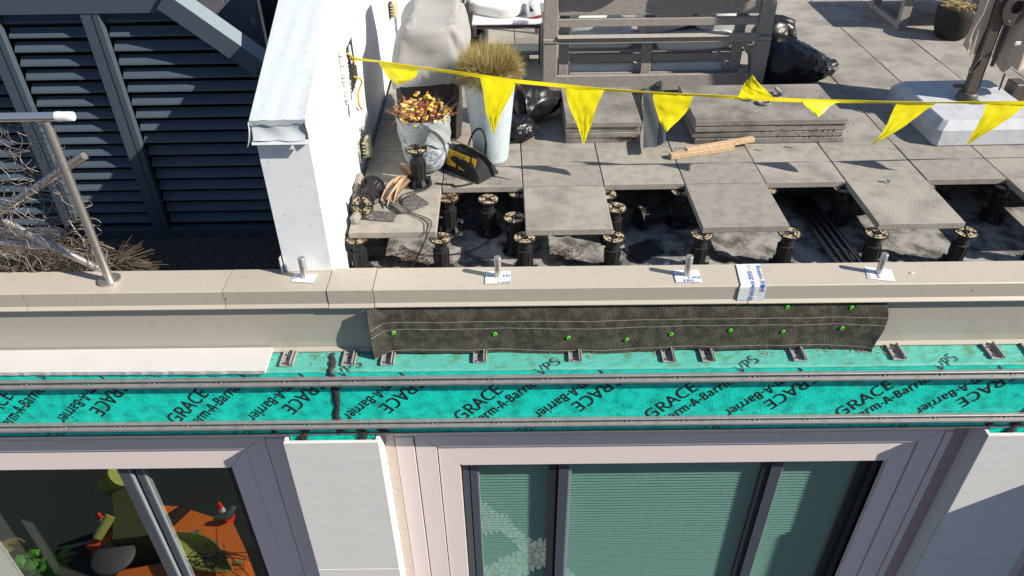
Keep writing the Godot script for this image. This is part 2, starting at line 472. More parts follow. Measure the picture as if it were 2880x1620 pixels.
func stamp(m: MB, tris: Array, xf: Transform2D, lo: Vector2, hi: Vector2, fold: float, to3: Callable):
	for i in range(0, tris.size(), 3):
		var p := [xf * tris[i], xf * tris[i + 1], xf * tris[i + 2]]
		if (p[1] - p[0]).cross(p[2] - p[0]) < 0: p.reverse()
		p = clip(clip(clip(clip(p, Vector2(1, 0), lo.x), Vector2(-1, 0), -hi.x), Vector2(0, 1), lo.y), Vector2(0, -1), -hi.y)
		for q in ([clip(p, Vector2(0, -1), -fold), clip(p, Vector2(0, 1), fold)] if fold < 1e8 else [p]):
			for k in range(1, q.size() - 1):
				m.tri(to3.call(q[0]), to3.call(q[k]), to3.call(q[k + 1]))

func place2(at: Vector2, deg: float, sx: float, sy: float) -> Transform2D:
	return Transform2D(deg_to_rad(deg), at) * Transform2D(Vector2(sx, 0), Vector2(0, sy), Vector2.ZERO)

# ---------------------------------------------------------------- facade
const TZ := 0.19       # the green membrane's face
const EDGE := -0.50    # its upper edge
func facade():
	# parapet with its metal coping and fascia
	var t := thing("parapet_wall", "tan metal clad parapet with bright drip edge running across the whole facade", "parapet", Vector3(0, -0.49, -0.1), "", true)
	var m := mb()
	m.along_x(PackedVector2Array([Vector2(-0.225, -0.48), Vector2(-0.225, -0.012), Vector2(-0.02, -0.012), Vector2(-0.02, -0.48)]), -4.6, 6.0)
	part(t, "wall_core", m, M.fascia)
	var segs := [-4.6, -3.0, -1.757, -1.112, -0.826, 1.51, 3.95, 6.0]
	for k in segs.size() - 1:
		m = mb()
		var dz := [0.0, 0.0, 0.0, 0.004, 0.0, 0.002, 0.0][k] as float
		var dy := [0.0, 0.0, 0.001, 0.004, 0.0, 0.003, 0.0][k] as float
		var e := 0.0025
		m.along_x(PackedVector2Array([Vector2(-0.234, -0.06), Vector2(-0.234, dy - 0.003), Vector2(-0.231, dy), Vector2(-0.006 + dz, dy), Vector2(dz, dy - 0.006), Vector2(dz - 0.001, -0.104), Vector2(0.016 + dz, -0.123), Vector2(0.016 + dz, -0.128), Vector2(-0.004 + dz, -0.108), Vector2(-0.008 + dz, -0.02), Vector2(-0.226, -0.02), Vector2(-0.226, -0.06)]), segs[k] + e, segs[k + 1] - e)
		part(t, "coping_piece", m, tinted(M.coping, [1.0, 1.0, 0.93, 0.95, 1.0, 1.02, 1.0][k]))
	for x in [-0.98, -1.735, -0.84, 2.9]:
		m = mb()
		m.lathe([Vector2(0.005, 0), Vector2(0.004, 0.003), Vector2(0, 0.004)], 8, Transform3D(Basis(Vector3.RIGHT, PI / 2), Vector3(x, -0.05, 0.001)))
		part(t, "screw", m, M.alu)
	# fascia: dished metal panels with a turned out lower lip
	for s in [[-4.6, -2.7], [-2.697, 0.3], [0.303, 6.0]]:
		m = mb()
		var pts := []
		for k in 9:
			var v := k / 8.0
			pts.append(Vector2(-0.016 - 0.010 * sin(v * PI), lerp(-0.118, -0.475, v)))
		pts.append(Vector2(0.012, -0.488)); pts.append(Vector2(0.012, -0.494)); pts.append(Vector2(-0.03, -0.490)); pts.append(Vector2(-0.03, -0.118))
		m.along_x(PackedVector2Array(pts), s[0], s[1])
		part(t, "fascia_panel", m, M.fascia)

	# green membrane over ledge and upright
	t = thing("membrane_wall", "green waterproofing membrane with black diagonal print wrapped over a ledge below the parapet", "wall", Vector3(0, -1.13, 0.1), "", true)
	m = mb()
	m.box(Vector3(0.7, -0.80, 0.03), Vector3(10.6, 0.56, 0.28))
	part(t, "backing_wall", m, M.gap)
	var nz := noise(1.6, 3, 5)
	var nw := noise(7.0, 2, 15)
	m = mb()
	m.sheet(func(u: float, v: float) -> Vector3:
		var x := lerpf(-4.6, 6.0, u)
		var y := lerpf(-1.078, EDGE - 0.012, v)
		return Vector3(x, y, TZ - 0.0012 + 0.0006 * nz.get_noise_2d(x * 6, y * 6)), 260, 14, 0.004)
	part(t, "upright_sheet", m, M.teal)
	m = mb()
	m.sheet(func(u: float, v: float) -> Vector3:
		var x := lerpf(-4.6, 6.0, u)
		var w := maxf(0.0, nw.get_noise_2d(x * 1.4 + v * 0.25, v * 0.6)) * (0.014 + 0.022 * smoothstep(2.4, 3.0, x)) * (1.0 - v * 0.6)
		if v < 0.12:
			var a := v / 0.12 * PI / 2
			return Vector3(x, EDGE - 0.014 + 0.013 * sin(a) + w * 0.25, TZ - 0.013 + 0.014 * cos(a) + 0.001)
		var z := lerpf(TZ - 0.013, -0.02, (v - 0.12) / 0.88)
		return Vector3(x, EDGE - 0.001 + w * 0.4 + 0.003 * nz.get_noise_2d(x * 9, z * 40), z), 420, 20, 0.004)
	part(t, "ledge_sheet", m, M.teal_ledge)
	for q in [[-1.5, -0.92], [3.30, 4.0]]:
		m = mb()
		m.box(Vector3((q[0] + q[1]) / 2, -1.14, TZ - 0.012), Vector3(q[1] - q[0], 0.13, 0.012), 0.003)
		part(t, "membrane_flap", m, M.teal)
	# print: the same pair of lines upright and turned upside down, over and over
	var grace := letters("GRACE", false, 0.45)
	var perm := letters("Perm-A-Barrier", true)
	var vps := letters("VPS", false)
	var fold := func(p: Vector2) -> Vector3:
		if p.y <= EDGE: return Vector3(p.x, p.y, TZ + 0.0004)
		return Vector3(p.x, EDGE + 0.005, TZ + 0.0012 - (p.y - EDGE))
	var sets := []
	for k in range(-3, 0): sets.append([-1.723 + 1.275 * (k + 1), -5.0, -1.13])
	for k in range(-1, 5): sets.append([0.196 + 1.275 * k, -1.128, 6.0])
	for s in sets:
		for half in 2:
			var base := Transform2D(PI * half, Vector2(s[0], -0.76))
			for w in [[grace, place2(Vector2(-0.503, -0.217), 45.0, 0.097, 0.093), M.ink], [perm, place2(Vector2(-0.392, -0.250), 43.0, 0.0572, 0.074), M.ink], [vps, place2(Vector2(0.02, 0.195), 40.0, 0.078, 0.076), M.ink_thin]]:
				m = mb()
				stamp(m, w[0], base * w[1], Vector2(s[1], -1.072), Vector2(s[2], EDGE + 0.155), EDGE, fold)
				if m.count: part(t, "printed_word", m, w[2])
	# sealant: smeared black strips over seam and patches at the pillar heads
	var rng := RandomNumberGenerator.new()
	rng.seed = 4
	var smear := func(x0: float, y0: float, x1: float, y1: float, w: float):
		var s := mb()
		var ph := rng.randf() * 9
		s.sheet(func(u: float, v: float) -> Vector3:
			var y := lerpf(y0, y1, v)
			var c := lerpf(x0, x1, v) + 0.006 * sin(v * 9 + ph) + 0.004 * sin(v * 23 + ph)
			var ww := w * (0.95 + 0.16 * sin(v * 14 + ph * 2) + 0.1 * sin(v * 31) + 0.08 * sin(v * 67))
			var x := c + (u - 0.5) * ww
			var up: float = 0.0075 * sin(PI * u) + 0.0025
			return fold.call(Vector2(x, y)) + (Vector3(0, 0, up) if y <= EDGE else Vector3(0, up, 0)), 8, 40, 0.0)
		part(t, "sealant_smear", s, M.sealant)
	smear.call(-1.155, -1.075, -1.118, -0.6, 0.048); smear.call(-1.118, -0.6, -1.135, -0.34, 0.045)
	for s in [[-1.41, -1.39, 0.06], [-0.995, -1.0, 0.07], [-1.6, -1.59, 0.03], [-0.845, -0.86, 0.07], [3.28, 3.26, 0.05], [3.42, 3.46, 0.07], [3.62, 3.6, 0.08]]:
		smear.call(s[0], -1.07 if s[0] < -1.5 or (s[0] > -0.9 and s[0] < 3.3) else -1.19, s[1], -1.03, s[2])
	m = mb()
	m.sheet(func(u: float, v: float) -> Vector3:
		var a := TAU * u
		var r := v * (0.055 + 0.02 * sin(a * 3 + 1) + 0.012 * sin(a * 7))
		return Vector3(3.53 + r * 1.5 * cos(a), -0.945 + r * sin(a), TZ + 0.004 + 0.006 * (1 - v)), 30, 5, 0.0)
	part(t, "sealant_smear", m, M.sealant)
	# thin metal edge below
	m = mb()
	m.box(Vector3(0.7, -1.082, TZ - 0.06), Vector3(10.6, 0.006, 0.13))
	part(t, "edge_strip", m, M.alu)
	m = mb()
	m.box(Vector3(0.7, -1.073, TZ + 0.003), Vector3(10.6, 0.007, 0.004))
	part(t, "black_edge_strip", m, M.sealant)

	# mounting rails with paired screws
	for r in [[-0.542, "upper grey aluminium rail running along the green membrane", [-4.6, -2.85, 1.62, 6.0]], [-0.938, "lower grey aluminium rail running along the green membrane above the windows", [-4.6, -3.2, 1.43, 6.0]]]:
		t = thing("mounting_rail", r[1], "rail", Vector3(0, r[0] - 0.07, TZ + 0.005), "aluminium rails on the green membrane", true)
		var y: float = r[0]
		for k in r[2].size() - 1:
			m = mb()
			var z := TZ + 0.004
			m.along_x(PackedVector2Array([Vector2(z, y), Vector2(z + 0.026, y + 0.003), Vector2(z + 0.030, y), Vector2(z + 0.030, y - 0.005), Vector2(z + 0.014, y - 0.010), Vector2(z + 0.014, y - 0.030), Vector2(z + 0.036, y - 0.036), Vector2(z + 0.039, y - 0.040), Vector2(z + 0.039, y - 0.053), Vector2(z + 0.035, y - 0.057), Vector2(z, y - 0.058)]), r[2][k] + 0.001, r[2][k + 1] - 0.001)
			part(t, "rail_length", m, M.alu)
		var x := -3.1 + (0.02 if y > -0.7 else 0.13)
		while x < 3.6:
			for d in [-0.032, 0.0, 0.032]:
				m = mb()
				m.lathe([Vector2(0.0065, 0), Vector2(0.006, 0.005), Vector2(0, 0.006)], 6, Transform3D(Basis(Vector3.RIGHT, PI / 2), Vector3(x + d, y - (0.02 if d else 0.026), TZ + 0.022)))
				part(t, "screw", m, M.clip)
			x += 0.42 + 0.06 * sin(x * 7)

	# short bracket clips lying on the ledge
	var spots := [-1.417, -1.02, -0.77, -0.177, 0.4385, 1.04, 1.294, 1.879, 2.516, 3.145, 3.40]
	var words := ["leftmost short metal bracket on green ledge beside the stone sill end", "metal bracket on green ledge just right of the black seam", "metal bracket on green ledge under the left end of dark felt", "metal bracket on ledge under felt, between the first and second green fasteners' columns", "metal bracket on ledge filled with dead leaves under the felt", "metal bracket on ledge under felt, left one of a close pair", "metal bracket on ledge under felt, right one of a close pair", "metal bracket on ledge under felt, with dried leaves at its right foot", "metal bracket on ledge just right of the felt's right end", "metal bracket on wrinkled ledge near the right edge", "metal bracket on ledge cut by the right edge of view"]
	for k in spots.size():
		t = thing("bracket_clip", words[k], "bracket", Vector3(spots[k], EDGE, 0.09), "short brackets on the green ledge", true)
		var x: float = spots[k]
		var z0 := 0.012
		var z1 := 0.15 if k != 3 and k != 4 else 0.135
		m = mb()
		var f := func(a: float, b: float, ya: float, yb: float) -> MB:
			var q := mb()
			q.box(Vector3(x + (a + b) / 2, EDGE + 0.004 + (ya + yb) / 2, (z0 + z1) / 2), Vector3(b - a, yb - ya, z1 - z0), 0.001)
			return q
		part(t, "base_plate", f.call(-0.044, 0.044, 0.0, 0.006), M.clip)
		part(t, "left_flange", f.call(-0.044, -0.037, 0.006, 0.016), M.clip)
		part(t, "tall_flange", f.call(0.022, 0.029, 0.006, 0.034), M.clip)
		part(t, "outer_flange", f.call(0.038, 0.044, 0.006, 0.022), M.clip)
		for zz in [0.045, 0.075, 0.125]:
			m = mb()
			m.lathe([Vector2(0.007, 0), Vector2(0.006, 0.005), Vector2(0, 0.006)], 8, Transform3D(Basis.IDENTITY, Vector3(x - 0.012 + 0.012 * sin(zz * 90), EDGE + 0.010, zz)))
			part(t, "screw", m, M.framedark)
	# leaf litter caught on the ledge
	m = mb()
	rng.seed = 77
	for k in 170:
		var c: float = [0.45, 0.9, 1.72, 1.98, 2.3, -1.35][rng.randi() % 6]
		var p := Vector3(c + rng.randfn(0, 0.09), EDGE + 0.008, clampf(0.02 + absf(rng.randfn(0, 0.04)), 0.01, 0.17))
		var a := rng.randf() * TAU
		var l := rng.randf_range(0.004, 0.015)
		var d := Vector3(cos(a), rng.randf_range(0, 0.5), sin(a)) * l
		var w := Vector3(-sin(a), 0.2, cos(a)) * l * 0.4
		m.quad(p - d - w * 0.5, p + d - w * 0.3, p + d + w * 0.4, p - d + w * 0.6)
	t = thing("leaf_litter", "crumbs of dead leaves caught between the brackets on the green ledge", "leaf litter", Vector3(1.2, EDGE + 0.006, 0.05), "", true)
	tag(t, "", "", "", "stuff")
	part(t, "leaf_crumbs", m, M.deadleaf, "stuff")

	# stone sill left on the ledge
	t = thing("stone_sill", "white stone sill panel with broken front edge resting on the green ledge at left", "sill", Vector3(-3, EDGE, 0.1), "", true)
	var ns := noise(3.0, 4, 17)
	m = mb()
	m.sheet(func(u: float, v: float) -> Vector3:
		var x := lerpf(-4.6, -1.535, u)
		var fr := 0.205 + 0.006 * ns.get_noise_1d(x * 8) + 0.02 * (u - 0.7)
		return Vector3(x, EDGE + 0.040 - 0.012 * (1 - v), lerpf(fr, 0.0, v)), 90, 4, 0.028)
	part(t, "stone_panel", m, tinted(M.stone, 0.84))
	m = mb()
	m.sheet(func(u: float, v: float) -> Vector3:
		var x := lerpf(-4.6, -1.54, u)
		return Vector3(x, EDGE + 0.001 + 0.014 * v, 0.192 + 0.006 * ns.get_noise_1d(x * 8) + 0.02 * (u - 0.7)), 90, 2, 0.0)
	part(t, "mortar_bed", m, M.sealant)

	# felt mat hung over the fascia
	t = thing("drainage_felt", "long dark felt strip pinned over the fascia with bright green fasteners", "felt strip", Vector3(0.77, -0.5, 0.02), "", true)
	var nf := noise(0.9, 3, 23)
	var fz := func(x: float, v: float) -> float: return 0.006 + (0.016 * nf.get_noise_2d(x * 2.2, v) + 0.014) * (1.0 - v * 0.5) + 0.02 * (1 - v) * absf(sin(x * 3.1)) + 0.012 * (1 - v)
	var felt := func(u: float, v: float) -> Vector3:
		var x := lerpf(-0.872 + 0.016 * (1 - v), 2.40, u)
		if u > 0.9: x += (u - 0.9) * 10 * (0.03 * sin((1 - v) * 4.5) - 0.012)
		var lowy := -0.488 - 0.012 * sin(x * 2.6 + 0.5) - (0.02 if u < 0.02 else 0.0)
		return Vector3(x, lerpf(lowy, -0.130, v), lerpf(fz.call(x, v), -0.004, smoothstep(0.72, 1.0, v)) + (0.05 * pow(1 - u / 0.03, 2) if u < 0.03 else 0.0) + (0.03 * pow((u - 0.96) / 0.04, 2) * (1 - v) if u > 0.96 else 0.0))
	m = mb()
	m.sheet(felt, 150, 14, 0.005)
	part(t, "felt_sheet", m, M.felt)
	for v in [0.68, 0.53, 0.07]:
		m = mb()
		var pts := []
		for k in 121:
			var u: float = k / 120.0
			var vv: float = v - (0.08 * pow(1 - u / 0.08, 2) if u < 0.08 else 0.0)
			pts.append(felt.call(u, maxf(vv, 0.01)) + Vector3(0, 0, 0.001))
		m.tube(pts, 0.0011, 5)
		part(t, "stitch_line", m, M.thread)
	for g in [[-0.725, -0.318], [-0.077, -0.345], [0.394, -0.367], [0.772, -0.393], [1.057, -0.361], [1.432, -0.331], [1.77, -0.342], [2.147, -0.326], [1.458, -0.136], [1.77, -0.167], [2.176, -0.175]]:
		var v: float = (g[1] + 0.49) / 0.36
		var p: Vector3 = felt.call((g[0] + 0.865) / 3.27, v)
		var xf := Transform3D(Basis(Vector3.RIGHT, PI / 2), Vector3(g[0], g[1], p.z + 0.001))
		m = mb()
		m.lathe([Vector2(0.0135, 0), Vector2(0.0135, 0.005), Vector2(0.012, 0.007), Vector2(0.007, 0.007), Vector2(0.006, 0.0035), Vector2(0.004, 0.0035)], 14, xf, -1)
		var fast := part(t, "green_fastener", m, M.green)
		m = mb()
		m.lathe([Vector2(0.0062, 0.0), Vector2(0.0062, 0.0042), Vector2(0, 0.0045)], 8, xf)
		var pin := part(fast, "fastener_pin", m, M.greendark)
		pin.position = Vector3.ZERO

	stubs()
	pillars()
	windows()

func stubs():
	var txt := [letters("ueskin Z", true), letters("ERO", true), letters("FLASH", false), letters("Blueskin", true)]
	var info := [[-1.272, -0.137, 8.0, 0.075, "steel post stub standing on white tape before the white wall end"], [-0.051, -0.122, -1.0, 0.085, "steel post stub on white tape, second from left on coping"], [1.138, -0.112, 1.0, 0.085, "steel post stub on white tape left of the coping tape wrap"], [2.344, -0.112, 12.0, 0.085, "steel post stub on crooked white tape, nearest the right edge"]]
	for k in 4:
		var s = info[k]
		var t := thing("steel_stub", s[4], "post stub", Vector3(s[0], 0, s[1]), "steel stubs on the coping", true)
		var m := mb()
		m.lathe([Vector2(0.0215, 0.002), Vector2(0.0215, 0.149), Vector2(0.020, 0.151), Vector2(0.0, 0.151)], 24, Transform3D(Basis.IDENTITY, Vector3(s[0], 0, s[1])), -1 if false else 4)
		part(t, "tube", m, M.steel)
		m = mb()
		m.lathe([Vector2(0.0205, 0.1515), Vector2(0, 0.1518)], 20, Transform3D(Basis.IDENTITY, Vector3(s[0], 0, s[1])), -1)
		part(t, "cap", m, M.alu)
		var words := ["torn white tape patch under the stub by the white wall", "white tape patch with blue print under the second stub", "white tape patch with blue print under the third stub", "crooked white tape patch with blue print under the right stub"]
		t = thing("tape_patch", words[k], "tape", Vector3(s[0], 0.006, s[1] + 0.015), "printed tape patches under the stubs", true)
		var b := Basis(Vector3.UP, deg_to_rad(-s[2]))
		var w: float = s[3]
		var c := Vector3(s[0], 0.0065, s[1] + 0.012)
		m = mb()
		var nt := noise(5.0, 3, 40 + k)
		m.sheet(func(u: float, v: float) -> Vector3:
			return c + b * Vector3((u - 0.5) * w * 1.9, 0.0006 + 0.0012 * nt.get_noise_2d(u * 3, v * 3), (0.5 - v) * w * (1.55 if k else 1.2)), 14, 12, 0.0012)
		part(t, "tape_sheet", m, M.patch)
		var top := func(p: Vector2) -> Vector3: return c + b * Vector3(p.x, 0.0022, -p.y)
		var lim := Vector2(w * 0.94, w * (0.76 if k else 0.58))
		if k == 0:
			m = mb()
			stamp(m, txt[3], place2(Vector2(-0.055, -0.02), 70, 0.012, 0.012), -lim, lim, 1e9, top)
			if m.count: part(t, "blue_print", m, M.blue)
		elif k == 3:
			m = mb()
			stamp(m, txt[1], place2(Vector2(0.0, -0.045), 100, 0.02, 0.02), -lim, lim, 1e9, top)
			if m.count: part(t, "blue_print", m, M.blue)
			m = mb()
			stamp(m, txt[2], place2(Vector2(-0.055, -0.05), 105, 0.02, 0.02), -lim, lim, 1e9, top)
			if m.count: part(t, "blue_print", m, M.blue)
		else:
			m = mb()
			stamp(m, txt[0], place2(Vector2(0.125 if k == 1 else 0.13, -0.048 if k == 1 else -0.005), 180, 0.024, 0.024), -lim, lim, 1e9, top)
			if m.count: part(t, "blue_print", m, M.blue)
			m = mb()
			stamp(m, txt[1], place2(Vector2(0.032 if k == 1 else -0.03, 0.0 if k == 1 else -0.062), 0, 0.024, 0.024), -lim, lim, 1e9, top)
			if m.count: part(t, "blue_print", m, M.blue)
			m = mb()
			stamp(m, txt[3], place2(Vector2(-0.16, -0.0), 0, 0.022, 0.022), -lim, Vector2(-0.035, 0.05), 1e9, top)
			if m.count: part(t, "blue_print", m, M.blue)
	# tape wrapped over the coping joint
	var t := thing("tape_wrap", "white printed tape wrapped over the coping joint and down its face", "tape", Vector3(1.51, -0.1, 0), "", true)
	var nt := noise(4.0, 3, 60)
	var path := func(p: Vector2) -> Vector3:  # p.y from -0.13 (face) to 0.21 (top, back)
		var up := 0.005 + 0.002 * nt.get_noise_2d(p.x * 30, p.y * 30)
		if p.y < 0: return Vector3(1.525 + p.x, p.y, 0.003 + up)
		return Vector3(1.525 + p.x + 0.02 * (p.y / 0.2), 0.003 + up, 0.004 - p.y)
	var m := mb()
	m.sheet(func(u: float, v: float) -> Vector3:
		var y := lerpf(-0.112, 0.225, v)
		if v < 0.02: y += 0.006 * sin(u * 9)
		return path.call(Vector2((u - 0.5) * (0.152 if y > 0 else 0.165), y)), 12, 36, 0.0)
	part(t, "tape_sheet", m, M.patch)
	m = mb()
	var top := func(p: Vector2) -> Vector3: return path.call(p) + (Vector3(0, 0, 0.003) if p.y < 0 else Vector3(0, 0.003, 0.002))
	m = mb()
	stamp(m, letters("Blueskin ZERO", true), place2(Vector2(0.012, -0.105), 90, 0.026, 0.026), Vector2(-0.072, -0.105), Vector2(0.075, 0.14), 0.0, top)
	if m.count: part(t, "blue_print", m, M.blue)
	m = mb()
	stamp(m, letters("Blueskin ZERO", true), place2(Vector2(0.048, 0.205), -90, 0.026, 0.024), Vector2(-0.072, -0.105), Vector2(0.076, 0.21), 0.0, top)
	if m.count: part(t, "blue_print", m, M.blue)
	m = mb()
	stamp(m, letters("FLASH", false), place2(Vector2(0.012, 0.142), 90, 0.024, 0.024), Vector2(-0.072, -0.1), Vector2(0.075, 0.215), 0.0, top)
	part(t, "grey_print", m, M.greyprint)

func pillars():
	for q in [[-1.535, -0.885, "central white stone pillar between the two windows", -2.60], [3.268, 4.02, "right white stone pillar half in slanting shade", -2.555], [-5.2, -4.55, "white stone pillar left of the left window", -2.6]]:
		var t := thing("stone_pillar", q[2], "pillar", Vector3((q[0] + q[1]) / 2, -4.4, 0.1), "stone pillars of the facade", true)
		var x0: float = q[0]
		var x1: float = q[1]
		var j: float = q[3]
		for r in [[-1.120, j + 0.003], [j - 0.003, j - 1.5], [j - 1.506, -4.4]]:
			var m := mb()
			m.box(Vector3((x0 + x1) / 2, (r[0] + r[1]) / 2, 0.222), Vector3(x1 - x0, r[0] - r[1], 0.026), 0.003)
			part(t, "stone_panel", m, M.stone)
			m = mb()
			m.box(Vector3(x0 + 0.0125, (r[0] + r[1]) / 2, 0.1165), Vector3(0.025, r[0] - r[1], 0.178), 0.002)
			part(t, "side_panel", m, M.stone)
			m = mb()
			m.box(Vector3(x1 - 0.0125, (r[0] + r[1]) / 2, 0.1165), Vector3(0.025, r[0] - r[1], 0.178), 0.002)
			part(t, "side_panel", m, M.stone)
		var m := mb()
		m.box(Vector3((x0 + x1) / 2, -2.78, 0.06), Vector3(x1 - x0 - 0.06, 3.3, 0.2))
		part(t, "pillar_core", m, M.stone)
	# the next window's surround, cut by the corner of the view
	var ws := thing("window_surround", "pink metal surround strip right of the right pillar, in the lower right corner", "window surround", Vector3(4.2, -4.4, 0.05), "pink metal window surrounds", true)
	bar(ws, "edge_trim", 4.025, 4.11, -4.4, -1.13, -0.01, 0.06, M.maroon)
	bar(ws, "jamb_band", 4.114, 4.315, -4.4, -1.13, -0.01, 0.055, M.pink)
	# the wing wall beyond the right edge whose top edge throws the slanting shade
	var t := thing("wing_wall", "stone wing wall projecting beside the right pillar", "wall", Vector3(4.4, -4.4, 0.4), "", true)
	var m := mb()
	m.box(Vector3(4.42, -2.8, 0.30), Vector3(0.2, 3.2, 0.68), 0.004)
	part(t, "stone_panel", m, M.stone)

func bar(t: Node3D, called: String, x0: float, x1: float, y0: float, y1: float, z0: float, z1: float, m: Material, bev := 0.002) -> MeshInstance3D:
	var b := mb()
	b.box(Vector3((x0 + x1) / 2, (y0 + y1) / 2, (z0 + z1) / 2), Vector3(x1 - x0, y1 - y0, z1 - z0), bev)
	return part(t, called, b, m)

func trapezoid(t: Node3D, called: String, pts: Array, z0: float, z1: float, m: Material):
	var b := mb()
	b.prism(PackedVector2Array(pts), z0, z1)
	part(t, called, b, m)

func windows():
	const BOT := -4.0
	var head := -1.602
	# walls round the openings
	var t := thing("facade_wall", "recessed wall of the facade behind pillars and windows", "wall", Vector3(0, -4.4, -0.2), "", true)
	bar(t, "wall_strip", -4.6, 6.0, head, -1.14, -0.30, -0.012, M.gap, 0)
	for s in [[-2.05, -0.363], [2.80, 6.0]]:
		bar(t, "wall_strip", s[0], s[1], -4.4, head, -0.30, -0.012, M.gap, 0)
	bar(t, "wall_strip", -4.6, 6.0, -4.4, BOT, -0.30, -0.012, M.stone, 0)
	# surrounds: folded pink metal in bands with open joints between
	for w in 2:
		var L := -4.55 if w == 0 else -0.363
		var R := -2.05 if w == 0 else 2.80
		t = thing("window_surround", ["pink metal surround of the left window, its right jamb in shade", "pink metal surround of the right window with sunlit left jamb"][w], "window surround", Vector3((L + R) / 2, BOT, 0.02), "pink metal window surrounds", true)
		var g := 0.0048
		var b1 := 0.155
		var b2 := 0.158
		var z0 := -0.01
		var zz := [0.034, 0.05]
		var h1 := 0.212
		var h2 := 0.125
		# head bands
		trapezoid(t, "head_band", [Vector2(L - b1 + g * 2.6, head + h1 - g), Vector2(L + g * 2.6, head), Vector2(R - g * 2.6, head), Vector2(R + b1 - g * 2.6, head + h1 - g)], z0, zz[0], M.pink)
		for p in ([[L, 0.35]] if w == 0 else [[0.0, 0.0]]): pass
		var jx := -3.05 if w == 0 else 1.95
		trapezoid(t, "head_band", [Vector2(L - b1 - b2 + g * 3, head + h1 + h2 - g), Vector2(L - b1 + g * 3, head + h1 + g), Vector2(jx - 0.001, head + h1 + g), Vector2(jx - 0.001, head + h1 + h2 - g)], z0, zz[1], M.pink)
		trapezoid(t, "head_band", [Vector2(jx + 0.001, head + h1 + h2 - g), Vector2(jx + 0.001, head + h1 + g), Vector2(R + b1 - g * 3, head + h1 + g), Vector2(R + b1 + b2 - g * 3, head + h1 + h2 - g)], z0, zz[1], tinted(M.pink, 0.98))
		bar(t, "head_trim", L - b1 - b2 - 0.14, R + b1 + b2 + (0.2 if w == 0 else 0.06), head + h1 + h2 + g, -1.13, z0, 0.057, M.pink)
		# jamb bands on both sides
		for sd in [-1, 1]:
			var e := L if sd < 0 else R
			var x1: float = e + sd * b1
			var x2: float = e + sd * (b1 + b2)
			trapezoid(t, "jamb_band", [Vector2(e, head + g * 2), Vector2(x1 - sd * g, head + h1 - g * 0.0), Vector2(x1 - sd * g, BOT), Vector2(e, BOT)], z0, zz[0], tinted(M.pink, 1.0))
			trapezoid(t, "jamb_band", [Vector2(x1 + sd * g, head + h1 + g * 2), Vector2(x2 - sd * g, head + h1 + h2), Vector2(x2 - sd * g, BOT), Vector2(x1 + sd * g, BOT)], z0, zz[1], M.pink)
			if sd < 0 and w == 1:
				bar(t, "outer_jamb", -0.812, x2 - g, BOT, head + h1 + h2 - g, z0, 0.058, M.pink)
				bar(t, "edge_trim", -0.884, -0.816, BOT, -1.13, z0, 0.06, M.tan)
			elif sd > 0 and w == 1:
				bar(t, "outer_jamb", x2 + g, 3.172, BOT, head + h1 + h2 - g, z0, 0.058, M.pink)
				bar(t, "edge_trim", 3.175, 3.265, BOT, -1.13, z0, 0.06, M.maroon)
			elif sd > 0:
				bar(t, "outer_jamb", x2 + g, -1.54, BOT, head + h1 + h2 - g, z0, 0.058, M.pink)
	# window frames
	var glass_z := -0.066
	var pane := func(w: Node3D, x0: float, x1: float, y1: float, z: float):
		var q := mb()
		q.quad(Vector3(x0, BOT + 0.05, z), Vector3(x1, BOT + 0.05, z), Vector3(x1, y1, z), Vector3(x0, y1, z))
		part(w, "pane", q, M.glass)
	t = thing("window", "left sliding window with dark panes mirroring an orange machine in the street", "window", Vector3(-3.3, BOT, -0.07), "", true)
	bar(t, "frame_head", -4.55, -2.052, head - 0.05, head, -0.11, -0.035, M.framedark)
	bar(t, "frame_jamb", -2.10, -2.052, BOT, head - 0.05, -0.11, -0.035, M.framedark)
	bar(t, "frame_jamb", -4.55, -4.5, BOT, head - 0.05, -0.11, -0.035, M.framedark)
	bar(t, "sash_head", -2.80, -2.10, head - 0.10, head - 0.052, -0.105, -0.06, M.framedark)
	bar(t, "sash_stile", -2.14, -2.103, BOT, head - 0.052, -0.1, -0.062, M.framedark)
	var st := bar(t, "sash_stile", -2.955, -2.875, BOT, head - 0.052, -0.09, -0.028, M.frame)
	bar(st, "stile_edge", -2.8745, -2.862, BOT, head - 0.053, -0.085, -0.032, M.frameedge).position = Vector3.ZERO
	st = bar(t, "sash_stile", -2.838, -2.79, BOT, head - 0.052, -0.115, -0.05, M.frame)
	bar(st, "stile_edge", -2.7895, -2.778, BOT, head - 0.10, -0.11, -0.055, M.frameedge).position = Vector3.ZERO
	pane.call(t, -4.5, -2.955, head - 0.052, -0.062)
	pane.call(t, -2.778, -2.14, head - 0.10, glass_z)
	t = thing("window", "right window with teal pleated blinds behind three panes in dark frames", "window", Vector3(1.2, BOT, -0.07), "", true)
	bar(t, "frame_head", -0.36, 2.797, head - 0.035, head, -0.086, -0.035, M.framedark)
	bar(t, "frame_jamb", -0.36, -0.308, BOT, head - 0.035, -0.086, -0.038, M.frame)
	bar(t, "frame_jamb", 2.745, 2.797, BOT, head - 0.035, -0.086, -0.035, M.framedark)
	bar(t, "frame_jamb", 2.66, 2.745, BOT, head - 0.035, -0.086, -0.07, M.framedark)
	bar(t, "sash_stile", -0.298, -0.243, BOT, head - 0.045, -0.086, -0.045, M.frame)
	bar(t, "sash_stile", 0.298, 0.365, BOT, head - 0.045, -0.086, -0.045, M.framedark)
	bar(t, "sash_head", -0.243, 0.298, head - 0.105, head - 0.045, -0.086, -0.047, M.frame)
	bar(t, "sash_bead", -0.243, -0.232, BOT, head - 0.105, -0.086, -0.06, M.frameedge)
	bar(t, "sash_head", 0.365, 2.66, head - 0.055, head - 0.035, -0.086, -0.05, M.framedark)
